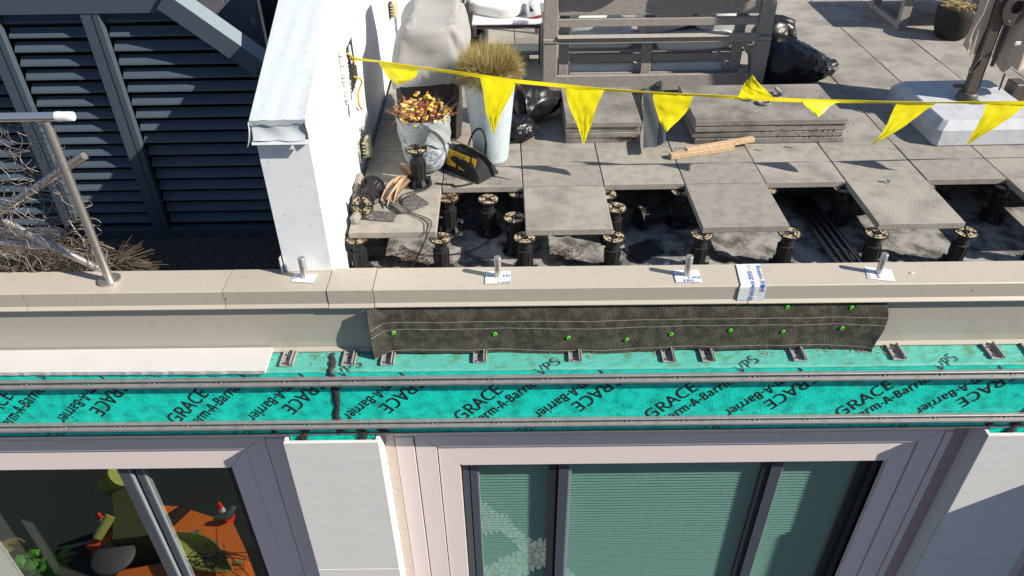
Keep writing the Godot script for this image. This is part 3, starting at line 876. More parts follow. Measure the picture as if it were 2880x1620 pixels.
	bar(t, "mullion", 0.375, 0.452, BOT, head - 0.036, -0.086, -0.036, M.frame)
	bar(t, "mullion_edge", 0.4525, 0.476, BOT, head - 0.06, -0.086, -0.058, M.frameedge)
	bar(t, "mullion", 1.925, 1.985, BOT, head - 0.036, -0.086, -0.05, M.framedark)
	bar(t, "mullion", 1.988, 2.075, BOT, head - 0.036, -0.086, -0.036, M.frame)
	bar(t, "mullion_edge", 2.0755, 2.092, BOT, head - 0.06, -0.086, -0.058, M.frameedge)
	pane.call(t, -0.232, 0.298, head - 0.105, glass_z)
	pane.call(t, 0.476, 1.925, head - 0.055, glass_z)
	pane.call(t, 2.092, 2.66, head - 0.055, glass_z)
	for s in [[-0.31, 0.34, "narrow teal pleated blind in the left pane of the right window"], [0.39, 1.95, "wide teal pleated blind in the middle pane of the right window"], [2.02, 2.70, "shaded teal pleated blind in the right pane of the right window"]]:
		var b := thing("pleated_blind", s[2], "blind", Vector3((s[0] + s[1]) / 2, BOT, -0.1), "pleated blinds of the right window", true)
		var m := mb()
		var pl := 0.034
		var y := -1.5
		while y > BOT:
			var za := -0.106
			var zb := -0.094
			m.quad(Vector3(s[0], y - pl / 2, zb), Vector3(s[1], y - pl / 2, zb), Vector3(s[1], y, za), Vector3(s[0], y, za))
			m.quad(Vector3(s[0], y - pl, za), Vector3(s[1], y - pl, za), Vector3(s[1], y - pl / 2, zb), Vector3(s[0], y - pl / 2, zb))
			m.quad(Vector3(s[1], y - pl / 2, zb - 0.012), Vector3(s[0], y - pl / 2, zb - 0.012), Vector3(s[0], y, za - 0.012), Vector3(s[1], y, za - 0.012))
			m.quad(Vector3(s[1], y - pl, za - 0.012), Vector3(s[0], y - pl, za - 0.012), Vector3(s[0], y - pl / 2, zb - 0.012), Vector3(s[1], y - pl / 2, zb - 0.012))
			y -= pl
		part(b, "pleated_fabric", m, M.blind)
	# rooms behind, closed by walls with thickness
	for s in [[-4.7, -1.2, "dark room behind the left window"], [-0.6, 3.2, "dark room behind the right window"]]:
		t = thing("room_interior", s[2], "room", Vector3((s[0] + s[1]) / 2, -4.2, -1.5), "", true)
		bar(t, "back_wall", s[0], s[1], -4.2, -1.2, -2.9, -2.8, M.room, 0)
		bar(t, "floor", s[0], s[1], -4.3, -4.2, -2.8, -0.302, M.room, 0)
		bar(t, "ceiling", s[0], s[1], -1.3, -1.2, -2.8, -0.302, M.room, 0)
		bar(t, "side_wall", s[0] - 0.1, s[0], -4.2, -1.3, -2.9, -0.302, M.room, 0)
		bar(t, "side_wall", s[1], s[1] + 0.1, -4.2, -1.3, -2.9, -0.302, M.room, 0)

const GX := -0.472
const GZ := -4.454
const PT := 0.05
func terrace():
	var t := thing("roof_membrane", "grey gritty roof membrane under the raised pavers with dirt and debris", "roof floor", Vector3(2, -0.36, -9))
	tag(t, "", "", "", "structure")
	var m := mb()
	var nr := noise(1.2, 3, 9)
	m.sheet(func(u: float, v: float) -> Vector3:
		var x := lerpf(-1.12, 8.0, u)
		var z := lerpf(-3.98, -13.0, v)
		return Vector3(x, -0.35 + 0.006 * nr.get_noise_2d(x, z), z), 90, 90, 0.02)
	part(t, "membrane", m, M.roof, "structure")
	# pavers
	t = thing("terrace_paving", "square grey concrete pavers laid with open joints over the terrace", "paving", Vector3(2, -PT, -8))
	tag(t, "", "", "", "structure")
	var rng := RandomNumberGenerator.new()
	rng.seed = 12
	var paver := MB.new()
	paver.box(Vector3(0, -PT / 2, 0), Vector3(0.603, PT, 0.603), 0.004)
	var pm := paver.done()
	for r in 13:
		for i in range(-1, 11):
			if r == 0 and (i % 2 == 0): continue
			var p := MeshInstance3D.new()
			p.mesh = pm
			p.name = "paver"
			var near := r < 2 or (r < 3 and rng.randf() < 0.5)
			p.material_override = M.paver_stained[rng.randi() % 3] if not near or rng.randf() < 0.25 else M.paver[rng.randi() % 3]
			t.add_child(p, true)
			p.position = Vector3(GX + 0.61 * (i + 0.5), rng.randf_range(-0.003, 0.001), GZ - 0.61 * (r + 0.5)) - org[t]
			p.rotation = Vector3(rng.randf_range(-0.002, 0.002), [0.0, PI / 2, PI, -PI / 2][rng.randi() % 4] + rng.randf_range(-0.003, 0.003), rng.randf_range(-0.002, 0.002))
	pedestals()
	white_wall()
	louver()
	railing()

func make_pedestal() -> Node3D:
	# foot at y 0, head at y 0.30
	var t := thing("paver_pedestal", "", "pedestal", Vector3.ZERO, "paver pedestals")
	var m := mb()
	m.lathe([Vector2(0.095, 0), Vector2(0.095, 0.006), Vector2(0.07, 0.012), Vector2(0.052, 0.05), Vector2(0.048, 0.06)], 12, Transform3D.IDENTITY, -1)
	for k in 8:
		var a := TAU * k / 8
		m.box(Vector3(0, 0.03, 0.068), Vector3(0.004, 0.055, 0.04), 0, Transform3D(Basis(Vector3.UP, a), Vector3.ZERO))
	part(t, "foot", m, M.plastic)
	for s in [[0.045, 0.125, 0.051], [0.122, 0.2, 0.055]]:
		m = mb()
		m.lathe([Vector2(s[2] - 0.006, s[0]), Vector2(s[2], s[0] + 0.003), Vector2(s[2], s[1] - 0.003), Vector2(s[2] - 0.008, s[1]), Vector2(0.03, s[1])], 10, Transform3D.IDENTITY, -1)
		for k in 10:
			m.box(Vector3(0, (s[0] + s[1]) / 2, s[2] - 0.001), Vector3(0.006, s[1] - s[0], 0.010), 0.001, Transform3D(Basis(Vector3.UP, TAU * (k + 0.5) / 10), Vector3.ZERO))
		part(t, "threaded_sleeve", m, M.plastic)
	m = mb()
	m.lathe([Vector2(0.042, 0.195), Vector2(0.042, 0.245), Vector2(0.055, 0.268), Vector2(0.074, 0.282), Vector2(0.079, 0.285), Vector2(0.079, 0.294), Vector2(0.075, 0.296), Vector2(0.073, 0.291), Vector2(0, 0.291)], 24, Transform3D.IDENTITY, -1)
	part(t, "head", m, M.plastic)
	for k in 4:
		m = mb()
		var poly := PackedVector2Array()
		var a0 := TAU * k / 4 + 0.16
		var a1 := TAU * (k + 1) / 4 - 0.16
		for j in 7:
			var a := lerpf(a0, a1, j / 6.0)
			poly.append(Vector2(cos(a), sin(a)) * 0.071)
		for j in 5:
			var a := lerpf(a1, a0, j / 4.0)
			poly.append(Vector2(cos(a), sin(a)) * (0.026 if k % 2 else 0.034))
		m.prism(poly, 0.0, 0.0045, Transform3D(Basis(Vector3.RIGHT, -PI / 2), Vector3(0, 0.2905, 0)))
		part(t, "head_pad", m, M.cream if k != 2 else M.rust if false else M.cream)
	m = mb()
	m.box(Vector3(0, 0.297, 0), Vector3(0.15, 0.008, 0.005), 0.001)
	m.box(Vector3(0, 0.297, 0), Vector3(0.005, 0.008, 0.15), 0.001)
	m.lathe([Vector2(0.013, 0.29), Vector2(0.013, 0.297), Vector2(0, 0.297)], 10, Transform3D.IDENTITY, -1)
	for k in 8:
		var a := TAU * (k + 0.5) / 8
		m.lathe([Vector2(0.008, 0.2945), Vector2(0.008, 0.2962), Vector2(0, 0.2962)], 7, Transform3D(Basis.IDENTITY, Vector3(cos(a) * 0.053, 0, sin(a) * 0.053)), -1)
	part(t, "spacer_tabs", m, M.plastic)
	return t

func pedestals():
	var p0 := make_pedestal()
	var y := -0.35
	var list := [
		[-1.03, -4.47, "front pedestal beside the white wall foot, litter on its head"], [GX + 0.02, -4.453, "front pedestal under the near right corner of the leftmost projecting paver"],
		[GX + 0.61, -4.45, "front pedestal under the near left corner of the second projecting paver"], [GX + 1.22, -4.44, "front pedestal under the near right corner of the second projecting paver"],
		[GX + 1.83, -4.449, "front pedestal under the near left corner of the third projecting paver"], [GX + 2.44, -4.455, "front pedestal under the third projecting paver's near right corner, left of the pipes"],
		[GX + 3.05, -4.43, "front pedestal under the near left corner of the fourth projecting paver, right of the pipes"], [GX + 3.66, -4.435, "front pedestal under the near right corner of the fourth projecting paver"],
		[GX + 4.27, -4.45, "front pedestal under the near left corner of the paver at the right edge"],
		[-0.418, -5.01, "rear pedestal in the first gap at left, dirt on its head"], [-0.123, -4.975, "rear pedestal in the middle of the first gap"], [0.066, -4.72, "lone pedestal standing free at the right side of the first gap"],
		[0.10, -5.06, "rear pedestal in the first gap, shaded in its right corner"], [0.81, -4.83, "lone pedestal standing free at the left side of the second gap"], [0.77, -5.03, "rear pedestal half hidden in the left corner of the second gap"], [1.34, -5.06, "rear pedestal in the right corner of the second gap"],
		[GX + 3.05 - 0.6, -5.06, "rear pedestal in the left corner of the third gap"], [GX + 3.05, -5.06, "rear pedestal in the right corner of the third gap"], [GX + 3.66, -5.06, "rear pedestal in the left corner of the fourth gap"], [GX + 4.27, -5.06, "rear pedestal in the right corner of the fourth gap"],
	]
	p0.position = Vector3(list[0][0], y, list[0][1])
	p0.set_meta("label", list[0][2])
	for k in range(1, list.size()):
		var e := copy(p0, Vector3(list[k][0], y, list[k][1]), 0.4 * k, list[k][2])
		e.rotation.x = 0.018 * sin(k * 5.1)
		e.rotation.z = 0.018 * cos(k * 3.7)
	var c := copy(p0, Vector3(-0.64, 0.001, -5.12), 0.3, "upright pedestal standing on the paving before the worn flower pot")
	c = copy(p0, Vector3(-0.955, 0.089, -4.90), 0.0, "fallen pedestal lying on the leftmost paver against the white wall")
	c.transform = Transform3D(Basis(Vector3.UP, -0.13) * Basis(Vector3.RIGHT, PI / 2 - 0.05), Vector3(-0.955, 0.096, -4.92))
	c = copy(p0, Vector3.ZERO, 0.0, "fallen pedestal lying in the dark of the second gap")
	c.transform = Transform3D(Basis(Vector3.UP, 1.9) * Basis(Vector3.RIGHT, PI / 2), Vector3(1.02, -0.26, -5.0))
	# litter on a head, and debris below
	var rng := RandomNumberGenerator.new()
	rng.seed = 5
	var m := mb()
	var crumb := func(p: Vector3, l: float):
		var a := rng.randf() * TAU
		var d := Vector3(cos(a), rng.randf_range(-0.3, 0.5), sin(a)) * l
		var w := Vector3(-sin(a), rng.randf_range(0, 0.4), cos(a)) * l * 0.45
		m.quad(p - d - w, p + d - w * 0.5, p + d * 0.9 + w, p - d * 0.8 + w * 0.7)
	for s in [[-1.03, -0.049, -4.47, 0.05, 120], [-0.418, -0.049, -5.01, 0.05, 90], [-0.457, -0.05, -4.47, 0.03, 40], [-0.72, -0.342, -4.62, 0.1, 420], [-0.5, -0.342, -4.56, 0.07, 160], [-0.88, -0.342, -4.42, 0.07, 90], [0.42, -0.342, -4.66, 0.09, 170], [0.62, -0.342, -4.47, 0.08, 120], [1.12, -0.342, -4.45, 0.07, 120], [-0.63, 0.006, -5.2, 0.09, 150], [-0.3, 0.006, -5.16, 0.12, 60], [-1.0, 0.006, -4.9, 0.07, 120]]:
		for k in s[4]:
			crumb.call(Vector3(s[0] + rng.randfn(0, s[3]), s[1] + rng.randf() * 0.008, s[2] + rng.randfn(0, s[3] * 0.7)), rng.randf_range(0.003, 0.011))
	var t := thing("dead_litter", "brown needles and leaf crumbs scattered round the pedestals and on the paving", "leaf litter", Vector3(-0.5, -0.35, -4.6))
	tag(t, "", "", "", "stuff")
	part(t, "litter_crumbs", m, M.litter, "stuff")
	m = mb()
	for k in 260:
		crumb.call(Vector3(rng.randf_range(-1.0, 3.6), -0.34, rng.randf_range(-4.1, -5.3)), rng.randf_range(0.003, 0.012))
	t = thing("rubble_crumbs", "pale chips and grit strewn over the roof membrane", "debris", Vector3(1, -0.35, -4.6))
	tag(t, "", "", "", "stuff")
	part(t, "chips", m, M.block, "stuff")
	# steel pipes under the third gap
	for k in 4:
		t = thing("steel_pipe", ["leftmost of four dark steel pipes running under the third gap", "second from left of the four pipes under the third gap", "third from left of the four pipes under the third gap", "rightmost of the four pipes under the third gap"][k], "pipe", Vector3(2.33 + k * 0.055, -0.3, -4.9), "steel pipes under the third gap")
		m = mb()
		m.tube([Vector3(2.27 + k * 0.05, -0.3, -5.9), Vector3(2.365 + k * 0.06, -0.3, -4.15)], 0.021, 14)
		part(t, "tube", m, M.pipe)
	t = thing("drain_pipe", "black drain pipe crossing at the back of the third gap", "pipe", Vector3(2.4, -0.2, -5.4))
	m = mb()
	m.tube([Vector3(1.7, -0.22, -5.35), Vector3(3.1, -0.22, -5.35)], 0.06, 16)
	part(t, "pipe_run", m, M.plastic)
	m = mb()
	m.tube([Vector3(2.36, -0.22, -5.35), Vector3(2.46, -0.22, -5.35)], 0.068, 16)
	part(t, "coupling", m, M.plastic)
	# loose bits in the gaps
	t = thing("rubber_scrap", "dark square rubber scrap lying on the membrane in the second gap", "rubber scrap", Vector3(1.02, -0.34, -4.66))
	m = mb()
	m.box(Vector3(0, 0, 0), Vector3(0.24, 0.004, 0.2), 0, Transform3D(Basis(Vector3.UP, 0.5), Vector3(1.02, -0.338, -4.68)))
	part(t, "sheet", m, M.plastic)
	for s in [[0.95, -4.38, 0.2, "small pale tile chip on membrane under the third projecting paver"], [1.16, -4.5, 0.9, "pale tile chip on sunlit membrane left of the steel pipes"], [-0.66, -4.42, 0.3, "white plastic scrap on membrane between the two left front pedestals"]]:
		t = thing("tile_chip", s[3], "debris", Vector3(s[0], -0.34, s[1]), "pale chips under the pavers")
		m = mb()
		m.box(Vector3.ZERO, Vector3(0.05, 0.006, 0.035), 0.001, Transform3D(Basis(Vector3.UP, s[2]), Vector3(s[0], -0.336, s[1])))
		part(t, "chip", m, M.foam)

func white_wall():
	var t := thing("white_wall", "white rendered wall with sloping sheet metal cap dividing louvers from terrace", "wall", Vector3(-1.255, -0.35, -6.5))
	var x0 := -1.41
	var x1 := -1.108
	var sl := 0.35
	var m := mb()
	m.along_x(PackedVector2Array([Vector2(-4.03, -0.35), Vector2(-4.03, 0.004), Vector2(-4.004, 0.004), Vector2(-4.004, 1.038), Vector2(-13.0, 1.038 + sl * 9), Vector2(-13.0, -0.35)]), x0 + 0.004, x1)
	part(t, "wall_body", m, M.white)
	m = mb()   # cap: top sheet with turned down sides
	var c0 := x0 - 0.002
	var c1 := x1 + 0.006
	m.sheet(func(u: float, v: float) -> Vector3:
		var z := lerpf(-3.985, -13.0, v)
		return Vector3(lerpf(c0, c1, u), 1.047 + sl * (-3.985 - z) + 0.0035 * sin(u * 17) * sin(z * 5), z), 8, 60, 0.004)
	part(t, "cap_sheet", m, M.whitecap)
	m = mb()
	m.along_x(PackedVector2Array([Vector2(-3.99, 1.046), Vector2(-13, 1.046 + sl * 9.01), Vector2(-13, 0.985 + sl * 9.01), Vector2(-3.99, 0.985)]), c1 - 0.003, c1)
	part(t, "cap_side", m, M.whitecap)
	m = mb()
	m.along_x(PackedVector2Array([Vector2(-3.99, 1.046), Vector2(-13, 1.046 + sl * 9.01), Vector2(-13, 0.985 + sl * 9.01), Vector2(-3.99, 0.985)]), c0, c0 + 0.003)
	part(t, "cap_side", m, M.whitecap)
	m = mb()   # folded flap over the end
	m.sheet(func(u: float, v: float) -> Vector3:
		var e := 0.012 * sin(u * 3.0 + 1.0) + 0.005 * sin(u * 15)
		return Vector3(lerpf(c0 + 0.008, c1 - 0.012, u), lerpf(0.935, 1.036, v) + (e * 0.3 if v < 0.1 else 0.0), -3.99 + (0.03 * pow(1 - v, 3)) + 0.008 + 0.003 * sin(u * 11 + v * 4)), 20, 8, 0.0025)
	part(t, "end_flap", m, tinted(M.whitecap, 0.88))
	m = mb()
	m.sheet(func(u: float, v: float) -> Vector3:
		return Vector3(lerpf(c0 + 0.001, c1 - 0.001, u), lerpf(1.02 + 0.005 * sin(u * 9) - 0.004 * sin(u * 21), 1.05, v), -3.976 + 0.003 * sin(u * 7)), 24, 3, 0.002)
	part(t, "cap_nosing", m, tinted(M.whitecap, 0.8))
	m = mb()
	m.sheet(func(u: float, v: float) -> Vector3:
		return Vector3(lerpf(c0 - 0.002, c1 + 0.012, u), lerpf(0.916, 0.938, v), -3.962 + 0.016 * (1 - v)), 10, 2, 0.003)
	part(t, "drip_lip", m, M.whitecap)
	m = mb()   # bent ears at both sides
	m.sheet(func(u: float, v: float) -> Vector3:
		return Vector3(c0 - 0.004 - 0.028 * pow(1 - v, 2), lerpf(0.90, 1.04, v), lerpf(-4.015, -3.965 + 0.012 * (1 - v), u)), 3, 8, 0.002)
	m.sheet(func(u: float, v: float) -> Vector3:
		return Vector3(c1 + 0.003 + 0.02 * pow(1 - v, 2), lerpf(0.92, 1.04, v), lerpf(-3.965, -4.01, u)), 3, 8, 0.002)
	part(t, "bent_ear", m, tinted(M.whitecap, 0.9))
	for p in [[-1.38, 1.033], [-1.23, 1.030], [-1.13, 1.033], [-1.36, 0.78], [-1.20, 0.62], [-1.30, 0.84], [-1.19, 0.35], [-1.33, 0.42]]:
		m = mb()
		m.lathe([Vector2(0.0028, 0), Vector2(0.002, 0.0015), Vector2(0, 0.0015)], 6, Transform3D(Basis(Vector3.RIGHT, PI / 2), Vector3(p[0], p[1], -3.972 if p[1] > 1 else -4.003)))
		part(t, "screw", m, M.framedark)
	# end of the wall sits on the coping with a little upstand
	m = mb()
	m.box(Vector3(-1.42, 0.06, -4.0), Vector3(0.006, 0.12, 0.05))
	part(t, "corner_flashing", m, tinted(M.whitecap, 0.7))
	# opened electrical recess
	t = thing("electrical_recess", "black electrical recess with torn white trim cut into the white wall", "wall box", Vector3(-1.1, 0.65, -5.35))
	var xw := x1 + 0.002
	m = mb()
	m.box(Vector3(xw + 0.003, 0.815, -5.42), Vector3(0.006, 0.33, 0.37))
	part(t, "back_plate", m, M.recess)
	m = mb()
	m.box(Vector3(xw + 0.016, 0.79, -5.33), Vector3(0.022, 0.24, 0.12), 0.003)
	part(t, "junction_box", m, M.plastic)
	m = mb()
	m.box(Vector3(xw + 0.012, 0.71, -5.52), Vector3(0.012, 0.1, 0.14), 0.002)
	part(t, "grey_cover", m, M.cart)
	var nz := noise(6.0, 3, 70)
	m = mb()
	m.sheet(func(u: float, v: float) -> Vector3:
		return Vector3(xw + 0.03 + 0.006 * nz.get_noise_2d(v * 9, u), lerpf(0.655, 1.03, v), lerpf(-5.10 + 0.02 * nz.get_noise_1d(v * 11 + 5), -5.225 + 0.05 * nz.get_noise_1d(v * 9), u)), 4, 40, 0.028)
	part(t, "torn_trim", m, M.foam)
	m = mb()
	m.sheet(func(u: float, v: float) -> Vector3:
		return Vector3(xw + 0.024, lerpf(0.995, 1.035, v), lerpf(-5.22, -5.50, u)), 10, 2, 0.02)
	part(t, "top_trim", m, M.foam)
	# bulkhead lamps
	for k in 2:
		var at: Vector3 = [Vector3(x1, 0.195, -5.36), Vector3(x1, 0.55, -7.6)][k]
		t = thing("bulkhead_lamp", ["cream ribbed bulkhead lamp on torn mount low on the white wall", "bulkhead lamp high on the white wall at the top edge beside the grey cover"][k], "wall lamp", at, "bulkhead lamps on the white wall")
		m = mb()
		m.box(at + Vector3(0.008, 0, 0), Vector3(0.014, 0.2, 0.13), 0.002)
		part(t, "mounting_plate", m, M.foam)
		if k == 0:
			m = mb()
			m.box(Vector3(0.006, 0.44, -5.02) + Vector3(x1, 0, 0), Vector3(0.012, 0.12, 0.12), 0.003, Transform3D.IDENTITY)
			part(t, "torn_mount", m, M.foam)
		m = mb()
		m.box(at + Vector3(0.03, 0.0, 0), Vector3(0.03, 0.145, 0.09), 0.008)
		part(t, "housing", m, M.recess)
		m = mb()
		m.box(at + Vector3(0.07, 0.01, 0), Vector3(0.05, 0.155, 0.105), 0.018)
		part(t, "lens_cover", m, M.lampshell)
		for j in 5:
			m = mb()
			m.box(at + Vector3(0.047, -0.055 + j * 0.028, 0.05), Vector3(0.026, 0.008, 0.02), 0.002)
			part(t, "rib", m, M.lampshell)

func louver():
	var z := -5.03
	var t := thing("louver_screen", "dark blue grey metal louver screen with raking top rail, part in shadow", "louver screen", Vector3(-2.6, -0.35, z))
	var mull := [-3.9, -3.22, -2.62, -1.62]
	var y0 := -0.27
	# frame
	var m := mb()
	m.box(Vector3(-3.4, -0.31, z + 0.02), Vector3(3.6, 0.08, 0.07), 0.003)
	part(t, "bottom_rail", m, M.louver)
	m = mb()
	m.box(Vector3(-3.65, 1.395, z + 0.03), Vector3(3.1, 0.10, 0.08), 0.003)
	part(t, "top_rail", m, M.louver)
	for x in [-3.27, -2.615]:
		m = mb()
		m.box(Vector3(x, 0.54, z + 0.04), Vector3(0.118, 1.62, 0.05), 0.003)
		part(t, "mullion", m, M.louver)
		m = mb()
		m.box(Vector3(x + 0.02, 0.54, z + 0.066), Vector3(0.004, 1.62, 0.004))
		part(t, "mullion_seam", m, M.framedark)
	# raking rail
	var a := Vector3(-2.12, 1.43, z + 0.06)
	var b := Vector3(-1.60, 0.985, z + 0.06)
	var d := (b - a).normalized()
	var n := Vector3(-d.y, d.x, 0) * -1.0
	if n.y < 0: n = -n
	m = mb()
	m.box(Vector3.ZERO, Vector3((b - a).length(), 0.12, 0.10), 0.003, Transform3D(Basis(d, n, d.cross(n)), (a + b) / 2))
	part(t, "raking_rail", m, M.louver)
	m = mb()
	m.box(Vector3.ZERO, Vector3((b - a).length() + 0.004, 0.006, 0.17), 0.001, Transform3D(Basis(d, n, d.cross(n)), (a + b) / 2 + n * 0.064 + Vector3(0, 0, -0.034)))
	part(t, "rail_cap", m, M.louvertop)
	# slats: each hangs forward and down
	var y := 1.285
	while y > -0.27:
		for s in [[-5.2, -3.335], [-3.205, -2.677], [-2.553, -1.42]]:
			var xr: float = s[1]
			if s[0] > -2.6:   # shortened under the raking rail
				xr = minf(s[1], -2.09 + (1.40 - y) / 0.445 * 0.52 * 1.0 + 0.0)
			if xr - s[0] < 0.05: continue
			m = mb()
			m.along_x(PackedVector2Array([Vector2(z - 0.032, y + 0.046), Vector2(z + 0.010, y + 0.002), Vector2(z + 0.014, y - 0.010), Vector2(z + 0.006, y - 0.012), Vector2(z + 0.005, y - 0.002), Vector2(z - 0.036, y + 0.042)]), s[0], xr)
			part(t, "slat", m, M.louver)
		y -= 0.0945
	m = mb()
	m.prism(PackedVector2Array([Vector2(-5.3, -0.4), Vector2(-1.42, -0.4), Vector2(-1.42, 0.72), Vector2(-2.1, 1.32), Vector2(-5.3, 1.32)]), z - 0.14, z - 0.12)
	part(t, "back_sheet", m, M.gap)
	# behind the rake
	t = thing("panel_wall", "grey panelled wall in shade behind the raking louver rail", "wall", Vector3(-2.3, -0.35, -5.8))
	for s in [[-2.9, -2.03], [-2.025, -1.80]]:
		m = mb()
		m.box(Vector3((s[0] + s[1]) / 2, 1.0, -5.80), Vector3(s[1] - s[0], 2.7, 0.04), 0.003)
		part(t, "grey_panel", m, M.greypanel)
	m = mb()
	m.box(Vector3(-1.845, 1.02, -5.776), Vector3(0.035, 0.06, 0.008), 0.002)
	part(t, "vent_plate", m, M.louvertop)
	t = thing("tiled_wall", "black tiled wall with pale joints glimpsed between grey panel and white wall", "wall", Vector3(-1.6, -0.35, -5.9))
	m = mb()
	m.box(Vector3(-1.60, 1.0, -5.86), Vector3(0.38, 2.7, 0.02))
	part(t, "grout_bed", m, M.grout)
	for j in 9:
		for k in 4:
			m = mb()
			m.box(Vector3(-1.742 + k * 0.09, -0.1 + j * 0.27, -5.845), Vector3(0.085, 0.264, 0.012), 0.001)
			part(t, "tile", m, M.darktile)
	# ground behind the left parapet
	t = thing("side_roof", "dark dirty roof strip behind the parapet at left", "roof floor", Vector3(-3, -0.36, -4.6))
	tag(t, "", "", "", "structure")
	m = mb()
	m.box(Vector3(-3.3, -0.37, -5.0), Vector3(3.8, 0.04, 2.0))
	part(t, "roof_sheet", m, M.dirt, "structure")

func railing():
	var t := thing("cable_railing", "brushed steel railing post and handrail with sagging cable net at left", "railing", Vector3(-2.5, 0, -3.938))
	var m := mb()
	m.lathe([Vector2(0.0, 0.0), Vector2(0.068, 0.0), Vector2(0.070, 0.003), Vector2(0.070, 0.012), Vector2(0.066, 0.015), Vector2(0.0, 0.015)], 32, Transform3D(Basis.IDENTITY, Vector3(-2.5, 0.002, -3.938)), -1)
	part(t, "base_flange", m, M.steel)
	m = mb()
	m.tube([Vector3(-2.5, 0.015, -3.938), Vector3(-2.5, 1.085, -3.938)], 0.0255, 24)
	part(t, "post", m, M.steel)
	m = mb()
	m.tube([Vector3(-4.4, 1.108, -3.938), Vector3(-2.42, 1.108, -3.938)], 0.0255, 24)
	part(t, "handrail", m, M.chrome)
	m = mb()
	m.lathe([Vector2(0.027, 0), Vector2(0.029, 0.02), Vector2(0.0265, 0.04), Vector2(0.0275, 0.06), Vector2(0.025, 0.095), Vector2(0.021, 0.098), Vector2(0.02, 0.08), Vector2(0, 0.08)], 20, Transform3D(Basis(Vector3.BACK, -PI / 2), Vector3(-2.435, 1.108, -3.938)))
	part(t, "taped_end", m, M.film)
	# net
	var rng := RandomNumberGenerator.new()
	rng.seed = 31
	var nz := noise(1.3, 2, 33)
	var at := func(u: float, v: float) -> Vector3:   # u: 0 far left, 1 at the post; v: 0 low, 1 high
		var x := lerpf(-3.7, -2.5, u)
		var p := Vector3(x, lerpf(0.02, 1.08, v), -3.96)
		p.x += 0.05 * nz.get_noise_2d(u * 4 + 7, v * 4)
		p.y += 0.06 * nz.get_noise_2d(u * 4, v * 4) - 0.05 * sin(PI * u)
		p.z += -0.12 * (1 - v) + 0.06 * nz.get_noise_2d(u * 3, v * 5 + 9)
		return p
	m = mb()
	for dirn in 2:
		for k in 44:
			var pts := []
			for s in 121:
				var q := s / 120.0
				var v: float = q
				var u: float = (k / 20.0 - 0.95) + (q * 0.95 if dirn == 0 else (1 - q) * 0.95)
				u += 0.012 * sin(q * TAU * 9 + k)
				if u < 0.0 or u > 1.0: continue
				pts.append(at.call(u, v) + Vector3(0, 0, 0.006 * sin(q * TAU * 9 + k + dirn * PI)))
			if pts.size() > 3: m.tube(pts, 0.0022, 5, false)
	part(t, "cable_net", m, M.wire, "stuff")
	# loose tubes thrown behind the parapet
	var tubes := [
		[Vector3(-2.46, 0.79, -4.10), Vector3(-3.32, 0.28, -4.18), "open ended steel tube leaning behind the railing post"],
		[Vector3(-3.10, 0.35, -4.10), Vector3(-2.53, -0.06, -4.06), "long steel tube lying down to the right into the wire bundle"],
		[Vector3(-3.36, 0.20, -4.14), Vector3(-2.85, 0.12, -4.14), "lowest steel tube lying nearly level in the wire bundle"],
		[Vector3(-3.28, 0.22, -4.22), Vector3(-3.10, 0.46, -4.16), "short steel tube with taped end pointing up at the left edge"]]
	for k in 4:
		var q = tubes[k]
		t = thing("steel_tube", q[2], "steel tube", Vector3(q[1].x, q[1].y, q[1].z), "loose steel tubes behind the parapet")
		var r := 0.027
		m = mb()
		var dd: Vector3 = (q[0] - q[1]).normalized()
		m.tube([q[1], q[0]], r, 20, k != 0)
		if k == 0: m.tube([q[0], q[0] - dd * 0.02], r * 0.86, 20, true)
		part(t, "tube", m, M.steel)
		if k == 0:
			var ring := mb()
			ring.tube([q[0] - dd * 0.012, q[0] + dd * 0.002], r * 1.06, 20, false)
			part(t, "end_rim", ring, M.chrome)
		if k == 3:
			var ring := mb()
			ring.tube([q[1] + dd * 0.2, q[1] + dd * 0.24, q[1] + dd * 0.28, q[1] + dd * 0.325], [r * 1.05, r * 1.12, r * 1.06, r * 0.95], 14)
			part(t, "taped_end", ring, M.film)
	# heap of twisted cable net
	m = mb()
	for k in 330:
		var c := Vector3(rng.randf_range(-3.9, -2.45), 0, -4.28 + rng.randfn(0, 0.09))
		var lo := rng.randf()
		c.y = -0.28 + 0.30 * lo * clampf((-2.35 - c.x) / 0.6, 0.05, 1.0)
		var ax := Vector3(1, 0.15 * rng.randfn(0, 1), 0.35 * rng.randfn(0, 1)).normalized()
		var r := rng.randf_range(0.03, 0.10)
		var pts := []
		var ph := rng.randf() * TAU
		var ln := rng.randf_range(0.28, 0.40)
		for s in 26:
			var q := s / 25.0 - 0.5
			pts.append(c + ax * q * ln + Vector3(0, r * cos(q * 3.0), 0) + Vector3(0.0, 0.012 * sin(q * 22 + ph), 0.014 * cos(q * 19 + ph)))
		m.tube(pts, 0.0019, 4, false)
	for k in 46:   # frayed end fanning out to the right
		var a := lerpf(-0.25, 1.1, k / 45.0)
		var o := Vector3(-2.66, -0.16, -4.28)
		var tip := o + Vector3(cos(a) * rng.randf_range(0.2, 0.36), sin(a) * rng.randf_range(0.12, 0.26) + 0.02, rng.randf_range(-0.12, 0.1))
		m.tube([o + Vector3(rng.randfn(0, 0.03), rng.randfn(0, 0.03), 0), o.lerp(tip, 0.5) + Vector3(0, 0.03, 0), tip], 0.0019, 4, false)
	t = thing("net_bundle", "heap of twisted brown cable net fraying out behind the parapet", "cable net", Vector3(-3.1, -0.35, -4.28))
	part(t, "tangled_cables", m, M.drywire, "stuff")
	m = mb()
	var loop := []
	for s in 25:
		var q := s / 24.0
		loop.append(Vector3(-2.72 + 0.09 * sin(q * PI), 0.34 - 0.5 * q, -4.12 + 0.04 * sin(q * 5)))
	m.tube(loop, 0.0045, 8)
	var lp := part(t, "loose_cable", m, M.wire)
